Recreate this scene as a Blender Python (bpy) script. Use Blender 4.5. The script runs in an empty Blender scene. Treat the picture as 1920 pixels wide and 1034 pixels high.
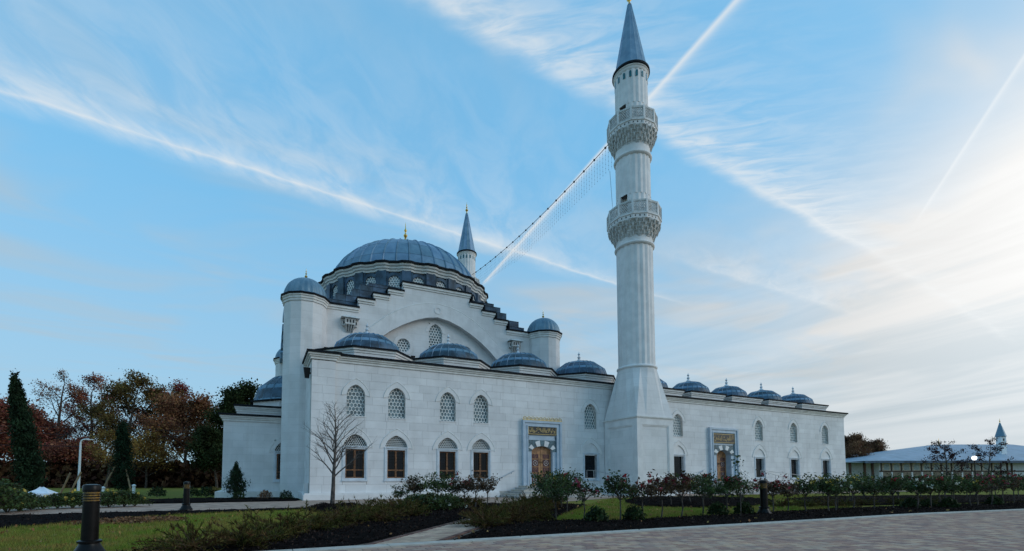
import bpy, math, random
import numpy as np
from mathutils import Vector, Matrix
PI = math.pi
rnd = random.Random(7)
rng = np.random.default_rng(7)
sc = bpy.context.scene
COL = sc.collection

# ------------------------------------------------------------------ camera
YAW, PITCH, ROLL, EYE = 0.4316, 0.0582, -0.0007, 1.12
cam_d = bpy.data.cameras.new('camera')
cam_d.sensor_width = 36.0
cam_d.lens = 36.0 * 887.81 / 1920
cam_d.shift_x = (960 - 895.64) / 1920
cam_d.shift_y = (848.57 - 517) / 1920
cam_d.clip_end = 5000
cam_d.clip_start = 0.1
cam = bpy.data.objects.new('camera', cam_d)
COL.objects.link(cam)
F_ = Vector((math.sin(YAW) * math.cos(PITCH), math.cos(YAW) * math.cos(PITCH), math.sin(PITCH)))
R0 = Vector((math.cos(YAW), -math.sin(YAW), 0)); U0 = R0.cross(F_)
R_ = R0 * math.cos(ROLL) + U0 * math.sin(ROLL); U_ = U0 * math.cos(ROLL) - R0 * math.sin(ROLL)
m = Matrix((R_, U_, -F_)).transposed().to_4x4(); m.translation = (0, 0, EYE)
cam.matrix_world = m
sc.camera = cam

# ------------------------------------------------------------------ light, exposure, sky
SUN_AZ, SUN_EL = math.radians(128), math.radians(24)      # azimuth from +Y towards +X
SKY_STRENGTH, SUN_STRENGTH, EXPOSURE = 0.15, 0.5, 0.84
sc.view_settings.view_transform = 'Standard'
sc.view_settings.look = 'None'
sc.view_settings.exposure = EXPOSURE
sc.view_settings.gamma = 1.0
sun_d = bpy.data.lights.new('sun', 'SUN')
sun_d.energy = SUN_STRENGTH; sun_d.angle = math.radians(30); sun_d.color = (1.0, 0.95, 0.88)
sun = bpy.data.objects.new('sun', sun_d); COL.objects.link(sun)
sd = Vector((math.sin(SUN_AZ) * math.cos(SUN_EL), math.cos(SUN_AZ) * math.cos(SUN_EL), math.sin(SUN_EL)))
sun.rotation_euler = (-sd).to_track_quat('-Z', 'Y').to_euler()
sun.location = sd * 200

class NT:
    """small helper around a node tree"""
    def __init__(s, nt): s.nt = nt
    def n(s, t, **kw):
        nd = s.nt.nodes.new(t)
        for k, v in kw.items(): setattr(nd, k, v)
        return nd
    def link(s, a, b): s.nt.links.new(a, b)
    def put(s, sock, v):
        if hasattr(v, 'is_linked') or isinstance(v, bpy.types.NodeSocket): s.link(v, sock)
        else: sock.default_value = v
    def m(s, op, a, b=0.0, c=0.0, clamp=False):
        nd = s.n('ShaderNodeMath', operation=op, use_clamp=clamp)
        s.put(nd.inputs[0], a); s.put(nd.inputs[1], b)
        if op in ('MULTIPLY_ADD', 'SMOOTH_MIN', 'COMPARE', 'WRAP'): s.put(nd.inputs[2], c)
        return nd.outputs[0]
    def smooth(s, x, a, b):
        nd = s.n('ShaderNodeMapRange', interpolation_type='SMOOTHSTEP')
        s.put(nd.inputs[0], x); nd.inputs[1].default_value = a; nd.inputs[2].default_value = b
        return nd.outputs[0]
    def xyz(s, x, y, z=0.0):
        nd = s.n('ShaderNodeCombineXYZ')
        for i, v in enumerate((x, y, z)): s.put(nd.inputs[i], v)
        return nd.outputs[0]
    def noise(s, vec, scale, detail=4, rough=.55, dist=0.0):
        nd = s.n('ShaderNodeTexNoise'); s.link(vec, nd.inputs['Vector'])
        nd.inputs['Scale'].default_value = scale; nd.inputs['Detail'].default_value = detail
        nd.inputs['Roughness'].default_value = rough; nd.inputs['Distortion'].default_value = dist
        return nd.outputs[0]
    def mix(s, f, a, b, blend='MIX'):
        nd = s.n('ShaderNodeMix', data_type='RGBA', blend_type=blend)
        s.put(nd.inputs[0], f); s.put(nd.inputs[6], a); s.put(nd.inputs[7], b)
        return nd.outputs[2]

world = bpy.data.worlds.new('World'); sc.world = world; world.use_nodes = True
W = NT(world.node_tree); W.nt.nodes.clear()
w_out = W.n('ShaderNodeOutputWorld'); bg = W.n('ShaderNodeBackground'); W.link(bg.outputs[0], w_out.inputs[0])
bg.inputs[1].default_value = SKY_STRENGTH
sky = W.n('ShaderNodeTexSky', sky_type='NISHITA'); sky.sun_disc = False
sky.sun_elevation = SUN_EL; sky.sun_rotation = SUN_AZ
sky.air_density = 1.0; sky.dust_density = 0.6; sky.ozone_density = 1.6; sky.altitude = 50
tc = W.n('ShaderNodeTexCoord'); sep = W.n('ShaderNodeSeparateXYZ'); W.link(tc.outputs['Generated'], sep.inputs[0])
dx, dy, dz = sep.outputs
zc = W.m('MAXIMUM', dz, 0.03)
cu = W.m('DIVIDE', dx, zc); cv = W.m('DIVIDE', dy, zc)          # a point on a flat cirrus deck overhead
uv = W.xyz(cu, cv)
wob = W.m('SUBTRACT', W.noise(uv, 3.0, 3), .5)
wob2 = W.m('SUBTRACT', W.noise(uv, 11.0, 3), .5)
def band(p1, p2, sharp, wide, amt, t0=-99, t1=99, fade=.3, streak=(7, 45), ang=0.6, body=.35, wobble=.03):
    """a contrail on the deck: crisp on one edge, drifting out to the other"""
    ux, uy = p2[0] - p1[0], p2[1] - p1[1]; L = math.hypot(ux, uy); ux /= L; uy /= L
    t = W.m('ADD', W.m('MULTIPLY', W.m('SUBTRACT', cu, p1[0]), ux), W.m('MULTIPLY', W.m('SUBTRACT', cv, p1[1]), uy))
    s = W.m('ADD', W.m('MULTIPLY', W.m('SUBTRACT', cu, p1[0]), uy), W.m('MULTIPLY', W.m('SUBTRACT', cv, p1[1]), -ux))
    if wobble: s = W.m('ADD', s, W.m('ADD', W.m('MULTIPLY', wob, wobble), W.m('MULTIPLY', wob2, wobble * .5)))
    edge = W.smooth(s, -sharp, sharp * .6)
    far = W.m('POWER', 2.718, W.m('MULTIPLY', W.m('MAXIMUM', s, 0.0), -1.0 / wide))
    a = W.m('MULTIPLY', edge, far)
    if streak:
        ca, sa = math.cos(ang), math.sin(ang)
        q1 = W.m('ADD', W.m('MULTIPLY', cu, ca), W.m('MULTIPLY', cv, sa)); q2 = W.m('SUBTRACT', W.m('MULTIPLY', cv, ca), W.m('MULTIPLY', cu, sa))
        ns = W.noise(W.xyz(W.m('MULTIPLY', q1, streak[0]), W.m('MULTIPLY', q2, streak[1])), 1.0, 4, .62, .6)
        ns = W.smooth(ns, .30, .74)
        core = W.m('POWER', 2.718, W.m('MULTIPLY', W.m('MAXIMUM', s, 0.0), -9.0 / wide))
        a = W.m('MULTIPLY', a, W.m('ADD', W.m('ADD', body * .4, W.m('MULTIPLY', ns, 1 - body)), W.m('MULTIPLY', core, body)))
    if t0 > -90: a = W.m('MULTIPLY', a, W.smooth(t, t0, t0 + fade))
    if t1 < 90: a = W.m('MULTIPLY', a, W.m('SUBTRACT', 1.0, W.smooth(t, t1 - fade, t1)))
    return W.m('MULTIPLY', a, amt)
clouds = [
    # old spread trail on the left: a thin bright core and a broad mottled drift above it
    band((-.626, 1.565), (2.276, 1.925), .026, .045, .85, t0=-.6, t1=3.05, fade=.9, streak=(7, 9), ang=.9, body=.55, wobble=.045),
    band((-.626, 1.60), (2.276, 1.945), .090, .34, .68, t1=2.6, fade=1.4, streak=(4.5, 8), ang=.9, body=.22, wobble=.09),
    # the trail right of the minaret, combed out by the wind
    band((.268, .885), (2.128, 1.085), .040, .045, .70, t0=.75, t1=2.6, fade=.8, streak=(6, 12), ang=-.62, body=.6, wobble=.06),
    band((.268, .875), (2.128, 1.080), .060, .15, .92, t0=-2.5, t1=3.0, fade=1.6, streak=(6, 22), ang=-.62, body=.25, wobble=.09),
    band((.875, .56), (1.014, 2.139), .013, .010, 1.0, streak=None, wobble=.004, t1=1.62, fade=.1),
    band((1.618, .425), (2.307, .918), .008, .007, .6, streak=None, wobble=.003, t1=.95, fade=.3),
    band((1.30, 1.50), (2.94, 1.575), .05, .15, .55, t0=.05, t1=2.2, fade=.7, streak=(6, 14), ang=.5, body=.35, wobble=.08),
    band((2.05, 1.05), (4.9, 1.44), .06, .10, .55, t0=.1, t1=3.2, fade=.8, streak=(5, 16), ang=-.3, body=.4, wobble=.08),
]
# thin high veil and low streaky stratus
veil = W.m('MULTIPLY', W.smooth(W.noise(W.xyz(W.m('MULTIPLY', cu, .8), W.m('MULTIPLY', cv, 1.5)), 1.0, 3, .62, .8), .40, .90), W.smooth(dz, .08, .3))
az = W.m('ARCTAN2', dx, dy); el = W.m('ARCSINE', dz)
low = W.m('SUBTRACT', 1.0, W.smooth(el, .0, .66))
strat = W.smooth(W.noise(W.xyz(W.m('MULTIPLY', az, 1.5), W.m('MULTIPLY', W.m('SUBTRACT', el, W.m('MULTIPLY', az, .10)), 16.0), W.m('MULTIPLY', az, .3)), 1.5, 4, .6, .7), .32, .70)
gd = W.m('SQRT', W.m('ADD', W.m('POWER', W.m('MULTIPLY', W.m('SUBTRACT', az, math.radians(84)), .75), 2.0), W.m('POWER', W.m('MULTIPLY', W.m('SUBTRACT', el, math.radians(20)), 1.0), 2.0)))
glow = W.m('POWER', 2.718, W.m('MULTIPLY', W.m('POWER', gd, 2.0), -15.0))
east = W.smooth(az, .0, 1.15)
haze = W.m('MULTIPLY', low, W.m('ADD', .58, W.m('MULTIPLY', east, .34)))
haze = W.m('ADD', haze, W.m('MULTIPLY', veil, .62))
haze = W.m('ADD', haze, W.m('MULTIPLY', glow, 1.0), clamp=True)
hb = W.m('ADD', W.m('ADD', 1.28, W.m('MULTIPLY', east, .16)), W.m('MULTIPLY', glow, 1.02))
hb = W.m('ADD', hb, W.m('MULTIPLY', W.m('MULTIPLY', W.m('SUBTRACT', strat, .5), W.m('MULTIPLY', low, east)), .36))
warm = W.m('MULTIPLY', W.m('MULTIPLY', east, .8), W.m('ADD', W.m('MULTIPLY', strat, .55), W.smooth(el, .08, .45), clamp=True))
hcol = W.mix(W.m('ADD', warm, W.m('MULTIPLY', glow, .45), clamp=True), (.84, .98, 1.07, 1), (1.0, 1.0, .99, 1))
hv = W.n('ShaderNodeVectorMath', operation='SCALE'); W.link(hcol, hv.inputs[0]); W.link(hb, hv.inputs['Scale'])
gm = W.n('ShaderNodeGamma'); W.link(sky.outputs[0], gm.inputs[0]); gm.inputs[1].default_value = .25
blue = W.mix(1.0, gm.outputs[0], (.43, 1.05, 1.50, 1), 'MULTIPLY')
col = W.mix(haze, blue, hv.outputs[0])
tot = clouds[0]
for c in clouds[1:]: tot = W.m('SUBTRACT', W.m('ADD', tot, c), W.m('MULTIPLY', tot, c))
cbr = W.m('ADD', 1.95, W.m('MULTIPLY', glow, .6))
cv_ = W.n('ShaderNodeVectorMath', operation='SCALE'); cv_.inputs[0].default_value = (.97, 1.0, 1.01); W.link(cbr, cv_.inputs['Scale'])
col = W.mix(tot, col, cv_.outputs[0])
fin = W.n('ShaderNodeVectorMath', operation='SCALE'); W.link(col, fin.inputs[0]); fin.inputs['Scale'].default_value = 1.6
W.link(fin.outputs[0], bg.inputs[0])

# ------------------------------------------------------------------ materials
MATS = {}
def mat(name, col=(.5, .5, .5), rough=.6, metal=0.0, var=.12, scale=3.0, bump=0.0, bscale=None, spec=.5, objvar=0.0, col2=None, streak=0.0, emit=None, joints=None, trans=0.0, dirt=0.0, scol=(.40, .35, .29)):
    mt = bpy.data.materials.new(name); mt.use_nodes = True
    T = NT(mt.node_tree); b = T.nt.nodes['Principled BSDF']
    geo = T.n('ShaderNodeNewGeometry'); pos = geo.outputs['Position']
    n1 = T.noise(pos, scale, 5, .6)
    c2 = col2 or tuple(max(0, c * (1 - 2.2 * var)) for c in col)
    c1 = col if col2 else tuple(min(1, c * (1 + var)) for c in col)
    base = T.mix(T.smooth(n1, .3, .7), (*c2, 1), (*c1, 1))
    if objvar:
        oi = T.n('ShaderNodeObjectInfo')
        rr = T.n('ShaderNodeTexWhiteNoise', noise_dimensions='2D')
        T.link(T.xyz(T.m('MULTIPLY', oi.outputs['Random'], 91.7), T.m('MULTIPLY', geo.outputs['Random Per Island'], 57.3)), rr.inputs['Vector'])
        v = T.m('ADD', T.m('MULTIPLY', rr.outputs[0], objvar), 1 - objvar * .55)
        hs = T.n('ShaderNodeHueSaturation'); T.link(v, hs.inputs['Value']); T.link(base, hs.inputs['Color'])
        T.link(T.m('ADD', .5, T.m('MULTIPLY', T.m('SUBTRACT', rr.outputs[0], .5), objvar * .06)), hs.inputs['Hue'])
        base = hs.outputs[0]
    hgt = None
    if joints:
        bw, bh, depth = joints
        sp = T.n('ShaderNodeSeparateXYZ'); T.link(pos, sp.inputs[0])
        br = T.n('ShaderNodeTexBrick'); T.link(T.xyz(T.m('ADD', sp.outputs[0], T.m('MULTIPLY', sp.outputs[1], .93)), sp.outputs[2]), br.inputs[0])
        br.inputs['Scale'].default_value = 1.0; br.inputs['Brick Width'].default_value = bw; br.inputs['Row Height'].default_value = bh
        br.inputs['Mortar Size'].default_value = .009; br.inputs['Mortar Smooth'].default_value = .4
        br.inputs['Color1'].default_value = (1, 1, 1, 1); br.inputs['Color2'].default_value = (.93, .93, .92, 1); br.inputs['Mortar'].default_value = (depth, depth, depth, 1)
        base = T.mix(1.0, base, br.outputs[0], 'MULTIPLY')
    if streak:
        sp2 = T.n('ShaderNodeSeparateXYZ'); T.link(pos, sp2.inputs[0])
        sv = T.xyz(T.m('MULTIPLY', T.m('ADD', sp2.outputs[0], sp2.outputs[1]), 1.6), T.m('MULTIPLY', sp2.outputs[2], .11))
        st = T.smooth(T.noise(sv, 1.5, 6, .65), .48, .8)
        base = T.mix(T.m('MULTIPLY', st, streak), base, (*scol, 1))
    if dirt:
        dn = T.smooth(T.noise(pos, 1.1, 6, .7), .5, .78)
        base = T.mix(T.m('MULTIPLY', dn, dirt), base, (.16, .13, .1, 1))
    T.link(base, b.inputs['Base Color'])
    b.inputs['Roughness'].default_value = rough; b.inputs['Metallic'].default_value = metal
    b.inputs['Specular IOR Level'].default_value = spec
    if bump:
        bp = T.n('ShaderNodeBump'); bp.inputs['Strength'].default_value = bump; bp.inputs['Distance'].default_value = .02
        T.link(T.noise(pos, bscale or scale * 6, 4), bp.inputs['Height']); T.link(bp.outputs[0], b.inputs['Normal'])
    if trans:
        # thin leaves let some light through
        tr = T.n('ShaderNodeBsdfTranslucent'); T.link(base, tr.inputs[0])
        ms = T.n('ShaderNodeMixShader'); ms.inputs[0].default_value = trans
        T.link(b.outputs[0], ms.inputs[1]); T.link(tr.outputs[0], ms.inputs[2])
        T.link(ms.outputs[0], T.nt.nodes['Material Output'].inputs[0])
    if emit:
        b.inputs['Emission Color'].default_value = (*emit[0], 1); b.inputs['Emission Strength'].default_value = emit[1]
    MATS[name] = mt
    return mt
mat('stone', (.755, .725, .715), .75, var=.05, scale=.8, bump=.15, bscale=30, objvar=.10, streak=.24)
mat('stone_jointed', (.765, .737, .727), .75, var=.05, scale=.8, bump=.15, bscale=30, joints=(1.25, .46, .82), streak=.24)
mat('stone_plain', (.765, .735, .72), .7, var=.05, scale=1.5, bump=.1, bscale=40, streak=.28)
mat('stone_moulding', (.74, .72, .69), .7, var=.06, scale=2, bump=.1, streak=.35)
mat('mortar', (.52, .49, .45), .9, var=.1, scale=3)
mat('marble', (.46, .54, .62), .4, var=.12, scale=2.2, col2=(.36, .44, .52), bump=.03)
mat('marble_pale', (.62, .65, .69), .45, var=.08, scale=2.2, bump=.03)
mat('marble_green', (.075, .145, .175), .4, var=.3, scale=5)
mat('lattice_stone', (.78, .77, .74), .6, var=.03, scale=3)
mat('carved_stone', (.60, .59, .57), .8, var=.12, scale=4, bump=.3, bscale=25, dirt=.35)
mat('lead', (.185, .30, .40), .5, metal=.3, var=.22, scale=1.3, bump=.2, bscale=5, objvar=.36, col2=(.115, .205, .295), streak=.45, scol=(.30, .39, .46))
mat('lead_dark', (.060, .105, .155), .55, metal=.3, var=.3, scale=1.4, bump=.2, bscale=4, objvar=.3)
mat('lead_cap', (.008, .010, .014), .7, spec=.15, var=.2, scale=4)
mat('gold', (.80, .50, .13), .28, metal=1.0, var=.06, scale=8)
mat('gold_paint', (.68, .50, .20), .45, metal=.3, var=.12, scale=14)
mat('panel_black', (.012, .016, .017), .4, var=.2, scale=6)
mat('wood', (.27, .115, .045), .5, var=.25, scale=5, bump=.1)
mat('wood_dark', (.11, .04, .022), .5, var=.3, scale=6, bump=.1)
mat('wood_pale', (.44, .24, .11), .5, var=.2, scale=6, bump=.1)
mat('inlay_white', (.75, .70, .62), .4, var=.05)
mat('inlay_maroon', (.085, .016, .022), .45, var=.2, scale=10)
mat('iron', (.012, .013, .015), .6, spec=.2, var=.2)
mat('glass', (.004, .007, .011), .1, var=.2, spec=.25)
mat('glass_sky', (.30, .38, .40), .3, var=.15)
mat('wood_door', (.40, .185, .075), .5, var=.25, scale=5, bump=.1)
mat('glass_pale', (.30, .40, .44), .2, var=.25, scale=2, spec=.8)
mat('glass_teal', (.01, .12, .145), .2, var=.2)
mat('steel', (.55, .57, .6), .3, metal=1.0, var=.05)
mat('black_metal', (.007, .0055, .005), .33, var=.2, scale=6, spec=.18)
mat('amber_lens', (.30, .16, .02), .25, var=.3, scale=20, spec=.7)
mat('step_stone', (.46, .45, .44), .8, var=.12, scale=3, bump=.2)
mat('step_pale', (.56, .50, .43), .8, var=.12, scale=3, bump=.2)
mat('concrete_kerb', (.46, .41, .36), .9, spec=.15, var=.1, scale=4, bump=.2, objvar=.1, dirt=.12)
mat('paver', (.45, .275, .20), .95, var=.18, scale=2.2, bump=.3, bscale=50, objvar=.5, col2=(.34, .24, .20), spec=.12, dirt=.35)
mat('paver_path', (.47, .33, .25), .95, spec=.12, var=.15, scale=2, bump=.3, bscale=50, objvar=.3)
mat('paver_edge', (.15, .085, .07), .95, spec=.12, var=.2, scale=3, bump=.3, objvar=.3)
mat('sand_joint', (.11, .085, .07), .95, spec=.1, var=.2, scale=6)
mat('grass_ground', (.13, .165, .024), 1.0, spec=.05, var=.3, scale=.9, bump=.6, bscale=40, col2=(.21, .15, .045))
mat('grass_blade', (.135, .225, .026), .8, spec=.1, var=.3, scale=.8, col2=(.29, .195, .06), objvar=.5, trans=.25)
mat('mulch', (.0085, .0055, .0050), 1.0, spec=.03, var=.4, scale=9, bump=1.0, bscale=35)
mat('mulch_chip', (.030, .020, .018), 1.0, spec=.06, var=.4, scale=9, objvar=.9)
mat('straw', (.20, .11, .06), 1.0, spec=.05, var=.4, scale=7, objvar=.5, bump=.6)
mat('bark', (.085, .066, .054), .9, var=.35, scale=6, bump=.5)
mat('bark_pale', (.115, .092, .080), .9, var=.3, scale=6, bump=.4)
mat('twig_brown', (.115, .055, .034), .9, var=.3, scale=6)
mat('rose_leaf', (.058, .085, .025), .6, spec=.2, var=.3, scale=3, objvar=.7, trans=.2)
mat('rose_leaf_bronze', (.095, .055, .028), .6, spec=.2, var=.3, scale=3, objvar=.7, trans=.2)
mat('box_leaf', (.024, .042, .010), .6, spec=.2, var=.3, scale=3, objvar=.7, trans=.15)
mat('juniper_leaf', (.068, .078, .016), .8, spec=.1, var=.4, scale=1.8, objvar=.7, col2=(.085, .042, .018), trans=.1)
mat('cypress_leaf', (.022, .042, .020), .8, spec=.1, var=.35, scale=1.6, objvar=.6, trans=.1)
mat('tan_leaf', (.26, .13, .065), .7, var=.25, scale=4, objvar=.5, trans=.2)
for nm, c in dict(leaf_rust=(.31, .105, .07), leaf_orange=(.31, .135, .07), leaf_olive=(.17, .115, .04), leaf_red=(.24, .055, .048), leaf_brown=(.25, .11, .065), leaf_green=(.04, .055, .02), leaf_plum=(.045, .015, .018), leaf_yellow=(.27, .16, .05), leaf_far=(.21, .105, .058)).items():
    mat(nm, c, .8, var=.35, scale=.5, objvar=.7, trans=.25, spec=.1)
for nm, c in dict(bloom_red=(.36, .02, .035), bloom_pink=(.48, .08, .13), bloom_white=(.78, .76, .66), bloom_yellow=(.70, .50, .09), bloom_dark=(.16, .008, .018)).items():
    mat(nm, c, .6, var=.15, scale=20, objvar=.3, trans=.2)
mat('white_paint', (.78, .79, .80), .5, var=.04)
mat('roof_metal', (.27, .345, .42), .55, spec=.3, var=.07, scale=.7, objvar=.1)
mat('plaster', (.66, .66, .67), .8, var=.05)
mat('timber', (.085, .036, .02), .7, var=.3, scale=4)
mat('timber_pale', (.72, .58, .44), .7, var=.15, scale=4)
mat('beige_panel', (.27, .20, .14), .7, var=.15)
mat('lamp_glass', (.9, .9, .88), .3, var=.01, emit=((1, .97, .9), 1.0))
mat('canvas', (.70, .76, .84), .7, var=.05)
mat('cable', (.02, .02, .022), .6, var=.1)
mat('fallen_leaf', (.30, .16, .07), .8, var=.3, scale=5, objvar=.8, spec=.1)
mat('stake', (.30, .19, .10), .8, var=.2)
mat('thicket', (.10, .05, .03), 1.0, spec=.05, var=.5, scale=.6, objvar=.9)

# ------------------------------------------------------------------ mesh helpers
def wloc(o):
    v = Vector((0, 0, 0))
    while o is not None: v = v + o.location; o = o.parent
    return v
def tag(o, label=None, cat=None, group=None, kind=None):
    if label: o['label'] = label
    if cat: o['category'] = cat
    if group: o['group'] = group
    if kind: o['kind'] = kind
    return o
def link(name, me, parent=None, loc=(0, 0, 0), rotz=0.0, scale=None):
    """loc is in world space for unrotated parents"""
    o = bpy.data.objects.new(name, me); COL.objects.link(o)
    if parent is not None: o.parent = parent
    o.location = Vector(loc) - (wloc(parent) if parent is not None else Vector((0, 0, 0)))
    if rotz: o.rotation_euler = (0, 0, rotz)
    if scale: o.scale = scale
    return o
def empty(name, loc=(0, 0, 0), label=None, cat=None, group=None):
    o = bpy.data.objects.new(name, None); COL.objects.link(o); o.location = loc
    o.empty_display_size = .2
    return tag(o, label, cat, group)
def copy_thing(src, loc, rotz=0.0, s=1.0, label=None, group=None):
    r = src.copy(); COL.objects.link(r); r.location = loc; r.rotation_euler = (0, 0, rotz); r.scale = (s, s, s)
    tag(r, label, None, group)
    for ch in src.children:
        c = ch.copy(); COL.objects.link(c); c.parent = r
        for g in ch.children:
            d = g.copy(); COL.objects.link(d); d.parent = c
    return r

class MB:
    def __init__(s): s.v = []; s.f = []
    def add(s, vs, fs):
        o = len(s.v); s.v.extend([tuple(p) for p in vs]); s.f.extend([tuple(i + o for i in f) for f in fs]); return s
    def box(s, x0, x1, y0, y1, z0, z1):
        return s.add([(x0, y0, z0), (x1, y0, z0), (x1, y1, z0), (x0, y1, z0), (x0, y0, z1), (x1, y0, z1), (x1, y1, z1), (x0, y1, z1)],
                     [(0, 3, 2, 1), (4, 5, 6, 7), (0, 1, 5, 4), (1, 2, 6, 5), (2, 3, 7, 6), (3, 0, 4, 7)])
    def obox(s, c, u, hu, w, hw, z0, z1):
        """box around c with half sizes along horizontal unit vectors u, w"""
        P = []
        for z in (z0, z1):
            for a, b in ((-1, -1), (1, -1), (1, 1), (-1, 1)):
                P.append((c[0] + u[0] * hu * a + w[0] * hw * b, c[1] + u[1] * hu * a + w[1] * hw * b, z))
        return s.add(P, [(0, 3, 2, 1), (4, 5, 6, 7), (0, 1, 5, 4), (1, 2, 6, 5), (2, 3, 7, 6), (3, 0, 4, 7)])
    def lathe(s, prof, n=24, cx=0, cy=0, a0=0.0, rf=None, cap=True, a1=2 * PI):
        vs = []; full = abs(a1 - 2 * PI) < 1e-6; k = n if full else n + 1
        for r, z in prof:
            for i in range(k):
                a = a0 + a1 * i / n; q = r * (rf(i) if rf else 1)
                vs.append((cx + q * math.cos(a), cy + q * math.sin(a), z))
        fs = []
        for j in range(len(prof) - 1):
            for i in range(n):
                i2 = (i + 1) % k if full else i + 1
                fs.append((j * k + i, j * k + i2, (j + 1) * k + i2, (j + 1) * k + i))
        if cap and full:
            if prof[0][0] > 1e-4: fs.append(tuple(reversed(range(k))))
            if prof[-1][0] > 1e-4: fs.append(tuple((len(prof) - 1) * k + i for i in range(k)))
        return s.add(vs, fs)
    def tube(s, pts, r, n=6, r1=None, cap=True):
        pts = [Vector(p) for p in pts]; vs = []; N = len(pts); up = Vector((.13, .21, .97))
        for i, p in enumerate(pts):
            d = (pts[min(i + 1, N - 1)] - pts[max(i - 1, 0)])
            if d.length < 1e-7: d = Vector((0, 0, 1))
            d.normalize(); a = d.cross(up)
            if a.length < 1e-3: a = d.cross(Vector((1, 0, 0)))
            a.normalize(); b = d.cross(a)
            rr = r if r1 is None else r + (r1 - r) * i / max(1, N - 1)
            for k in range(n):
                t = 2 * PI * k / n; vs.append(p + a * rr * math.cos(t) + b * rr * math.sin(t))
        fs = [(j * n + k, j * n + (k + 1) % n, (j + 1) * n + (k + 1) % n, (j + 1) * n + k) for j in range(N - 1) for k in range(n)]
        if cap: fs += [tuple(reversed(range(n))), tuple((N - 1) * n + k for k in range(n))]
        return s.add(vs, fs)
    def prismY(s, pts, y0, y1):
        """polygon in X,Z pushed from y0 to y1 (caps are n-gons)"""
        n = len(pts)
        return s.add([(x, y0, z) for x, z in pts] + [(x, y1, z) for x, z in pts],
                     [tuple(range(n)), tuple(reversed(range(n, 2 * n)))] + [(i, i + n, (i + 1) % n + n, (i + 1) % n) for i in range(n)])
    def prismZ(s, pts, z0, z1):
        n = len(pts)
        return s.add([(x, y, z0) for x, y in pts] + [(x, y, z1) for x, y in pts],
                     [tuple(reversed(range(n))), tuple(range(n, 2 * n))] + [(i, (i + 1) % n, (i + 1) % n + n, i + n) for i in range(n)])
    def ribbonY(s, inner, outer, yf, yb, closed=False):
        """plate between two X,Z polylines of the same length: front, edges and reveal"""
        n = len(inner)
        vs = [(x, yf, z) for x, z in inner] + [(x, yf, z) for x, z in outer] + [(x, yb, z) for x, z in inner] + [(x, yb, z) for x, z in outer]
        fs = []
        for i in range(n if closed else n - 1):
            j = (i + 1) % n
            fs += [(i, j, n + j, n + i), (i, 2 * n + i, 2 * n + j, j), (n + i, n + j, 3 * n + j, 3 * n + i)]
        if not closed: fs += [(0, n, 3 * n, 2 * n), (n - 1, 3 * n - 1, 4 * n - 1, 2 * n - 1)]
        return s.add(vs, fs)
    def mesh(s, name, material, smooth=None):
        me = bpy.data.meshes.new(name); me.from_pydata(s.v, [], s.f); me.validate()
        if material: me.materials.append(MATS[material])
        if smooth is not None:
            for p in me.polygons: p.use_smooth = True
            me.set_sharp_from_angle(angle=math.radians(smooth))
        return me
    def build(s, name, material, parent=None, smooth=None, loc=(0, 0, 0), rotz=0.0):
        return link(name, s.mesh(name, material, smooth), parent, loc, rotz)

def np_mesh(name, verts, k, material):
    """verts: (N*k,3) — N separate k-gons"""
    verts = np.ascontiguousarray(verts, dtype=np.float32); nv = len(verts); nf = nv // k
    me = bpy.data.meshes.new(name); me.vertices.add(nv); me.vertices.foreach_set('co', verts.ravel())
    me.loops.add(nv); me.loops.foreach_set('vertex_index', np.arange(nv, dtype=np.int32))
    me.polygons.add(nf); me.polygons.foreach_set('loop_start', np.arange(0, nv, k, dtype=np.int32))
    me.polygons.foreach_set('loop_total', np.full(nf, k, dtype=np.int32))
    me.update(calc_edges=True)
    if material: me.materials.append(MATS[material])
    return me
def unit(a): return a / np.maximum(np.linalg.norm(a, axis=1, keepdims=True), 1e-9)
def leaves(c, size, aspect=.6, g=rng, up=0.0, jitter=.35):
    """a kite-shaped leaf quad at each centre"""
    c = np.asarray(c, float); n = len(c)
    d = g.normal(size=(n, 3)); d[:, 2] += up; d = unit(d)
    e = unit(np.cross(d, g.normal(size=(n, 3))))
    L = size * (1 + jitter * g.normal(size=(n, 1))).clip(.4, 1.8); Wd = L * aspect * .5
    return np.stack([c - d * L * .5, c + e * Wd, c + d * L * .5, c - e * Wd], 1).reshape(-1, 3)
def ball(n, r, g=rng, shell=.5):
    d = unit(g.normal(size=(n, 3))); return d * (shell + (1 - shell) * g.random((n, 1)) ** .6) * np.asarray(r)

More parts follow.
